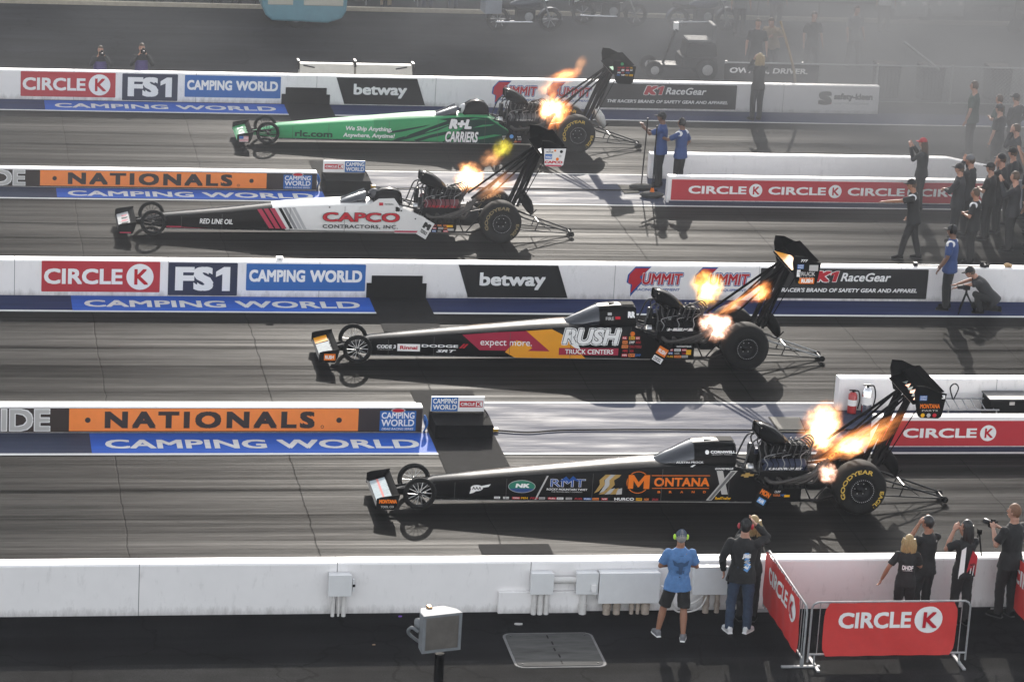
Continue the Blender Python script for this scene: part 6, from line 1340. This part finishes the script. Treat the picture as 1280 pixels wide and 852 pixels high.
for lab, x, y, c1, hd in (('hazy man with a pink lanyard walking behind the fence', 25.6, 86.8, CGR, 200), ('hazy figure by the tow tractor behind the far wall', 22.2, 84.6, CDK, 170), ('hazy figure stooping beside the fence post', 22.9, 85.5, CTN, 150), ('hazy figure standing left of the walking man', 24.1, 85.8, CDK, 190), ('hazy figure in the smoke at the top middle', 23.3, 91.0, CGR, 180), ('second hazy figure in the smoke at the top middle', 24.6, 91.8, CNV, 180), ('hazy figure with a pale shirt left of the golf carts', 28.0, 92.0, CWH, 180)):
    person(lab, x, y, 1.78, hd, c1, CDK, SK2, STAND if 'stoop' not in lab else FOLD, vox=.034, group='hazy people behind the far wall', hair='short', lean=25 if 'stoop' in lab else 0, feet=((-.1, .04), (.07, -.06)) if 'walk' in lab else None)
# grandstand on the far side, beyond the picture: the low sun leaves the return road in its shade
e = empty('grandstand', (20, 136.5, 0), 'tall grey grandstand across the track beyond the top of the picture', 'grandstand')
CONC = mat('stand_concrete', (.25, .25, .25), .8, var=.15, scale=.5)
mb = MB(); steps = []
for k in range(24): steps += [(k*.85, 2+k*1.0), (k*.85, 3+k*1.0)]
poly = steps + [(21.0, 26.0), (21.0, 0), (0, 0)]
mb.prism(poly, -160, 160, CONC, 'YZ'); mb.build('seating', e)
mb = MB(); mb.box(-160, 160, 20.9, 21.2, 26, 28.5, GREYP); mb.build('back_wall', e)
# ================================================================== AIR: smoke from the burnouts and thin haze
def smoke_mat():
    m = bpy.data.materials.new('tyre_smoke'); m.use_nodes = True; n = m.node_tree; L = n.links.new; N = n.nodes.new
    for q in list(n.nodes):
        if q.type != 'OUTPUT_MATERIAL': n.nodes.remove(q)
    out = [q for q in n.nodes if q.type == 'OUTPUT_MATERIAL'][0]
    pv = N('ShaderNodeVolumePrincipled'); pv.inputs['Color'].default_value = (.4, .4, .405, 1); pv.inputs['Anisotropy'].default_value = SMK_G
    tc = N('ShaderNodeTexCoord'); sp = N('ShaderNodeSeparateXYZ'); L(tc.outputs['Object'], sp.inputs[0])
    def mr(src, a, b_, c, d, sm=True):
        r = N('ShaderNodeMapRange'); r.inputs[1].default_value = a; r.inputs[2].default_value = b_; r.inputs[3].default_value = c; r.inputs[4].default_value = d
        if sm: r.interpolation_type = 'SMOOTHSTEP'
        L(src, r.inputs[0]); return r.outputs[0]
    def mt(op, a, b_):
        q = N('ShaderNodeMath'); q.operation = op
        for i, x in enumerate((a, b_)):
            if isinstance(x, (int, float)): q.inputs[i].default_value = x
            else: L(x, q.inputs[i])
        return q.outputs[0]
    mp = N('ShaderNodeMapping'); mp.inputs['Scale'].default_value = (.2, .22, .4); L(tc.outputs['Object'], mp.inputs[0])
    t = N('ShaderNodeTexNoise'); t.inputs['Scale'].default_value = 1.0; t.inputs['Detail'].default_value = 3; t.inputs['Roughness'].default_value = .5; t.inputs['Distortion'].default_value = .4; L(mp.outputs[0], t.inputs[0])
    nz = mr(t.outputs[0], .32, .68, .3, 1.7)
    X, Y, Z = sp.outputs
    xr = mr(mt('ADD', X, mt('MULTIPLY', mt('SUBTRACT', t.outputs[0], .5), 8.0)), 12, 27, 0, 1)
    base = mt('MULTIPLY', mr(Y, 60, 92, SMK_A*.3, SMK_A), 1.0)
    rgt = mt('MULTIPLY', mt('MULTIPLY', xr, mr(Y, 64, 84, .03, 1)), SMK_B)
    top = mr(Z, 1.0, 5.5, 1, .0)
    d = mt('MULTIPLY', mt('MULTIPLY', mt('ADD', base, rgt), nz), top)
    L(d, pv.inputs['Density']); L(pv.outputs[0], out.inputs['Volume'])
    return m
SMK_A, SMK_B, SMK_G = .0135, .13, 0.0
mb = MB(); mb.box(-12, 58, 60, 118, .03, 5.6, smoke_mat())
tag(mb.build('smoke'), 'grey tyre smoke drifting over the far lanes, thickest at the upper right', 'smoke', kind='stuff')
hz = bpy.data.materials.new('thin_haze'); hz.use_nodes = True; n = hz.node_tree
for q in list(n.nodes):
    if q.type != 'OUTPUT_MATERIAL': n.nodes.remove(q)
pv = n.nodes.new('ShaderNodeVolumePrincipled'); pv.inputs['Color'].default_value = (.84, .88, .95, 1); pv.inputs['Density'].default_value = .00028; pv.inputs['Anisotropy'].default_value = .1
n.links.new(pv.outputs[0], [q for q in n.nodes if q.type == 'OUTPUT_MATERIAL'][0].inputs['Volume'])
mb = MB(); mb.box(-910, 910, -310, 1610, -1, 42, hz); tag(mb.build('haze'), kind='stuff')
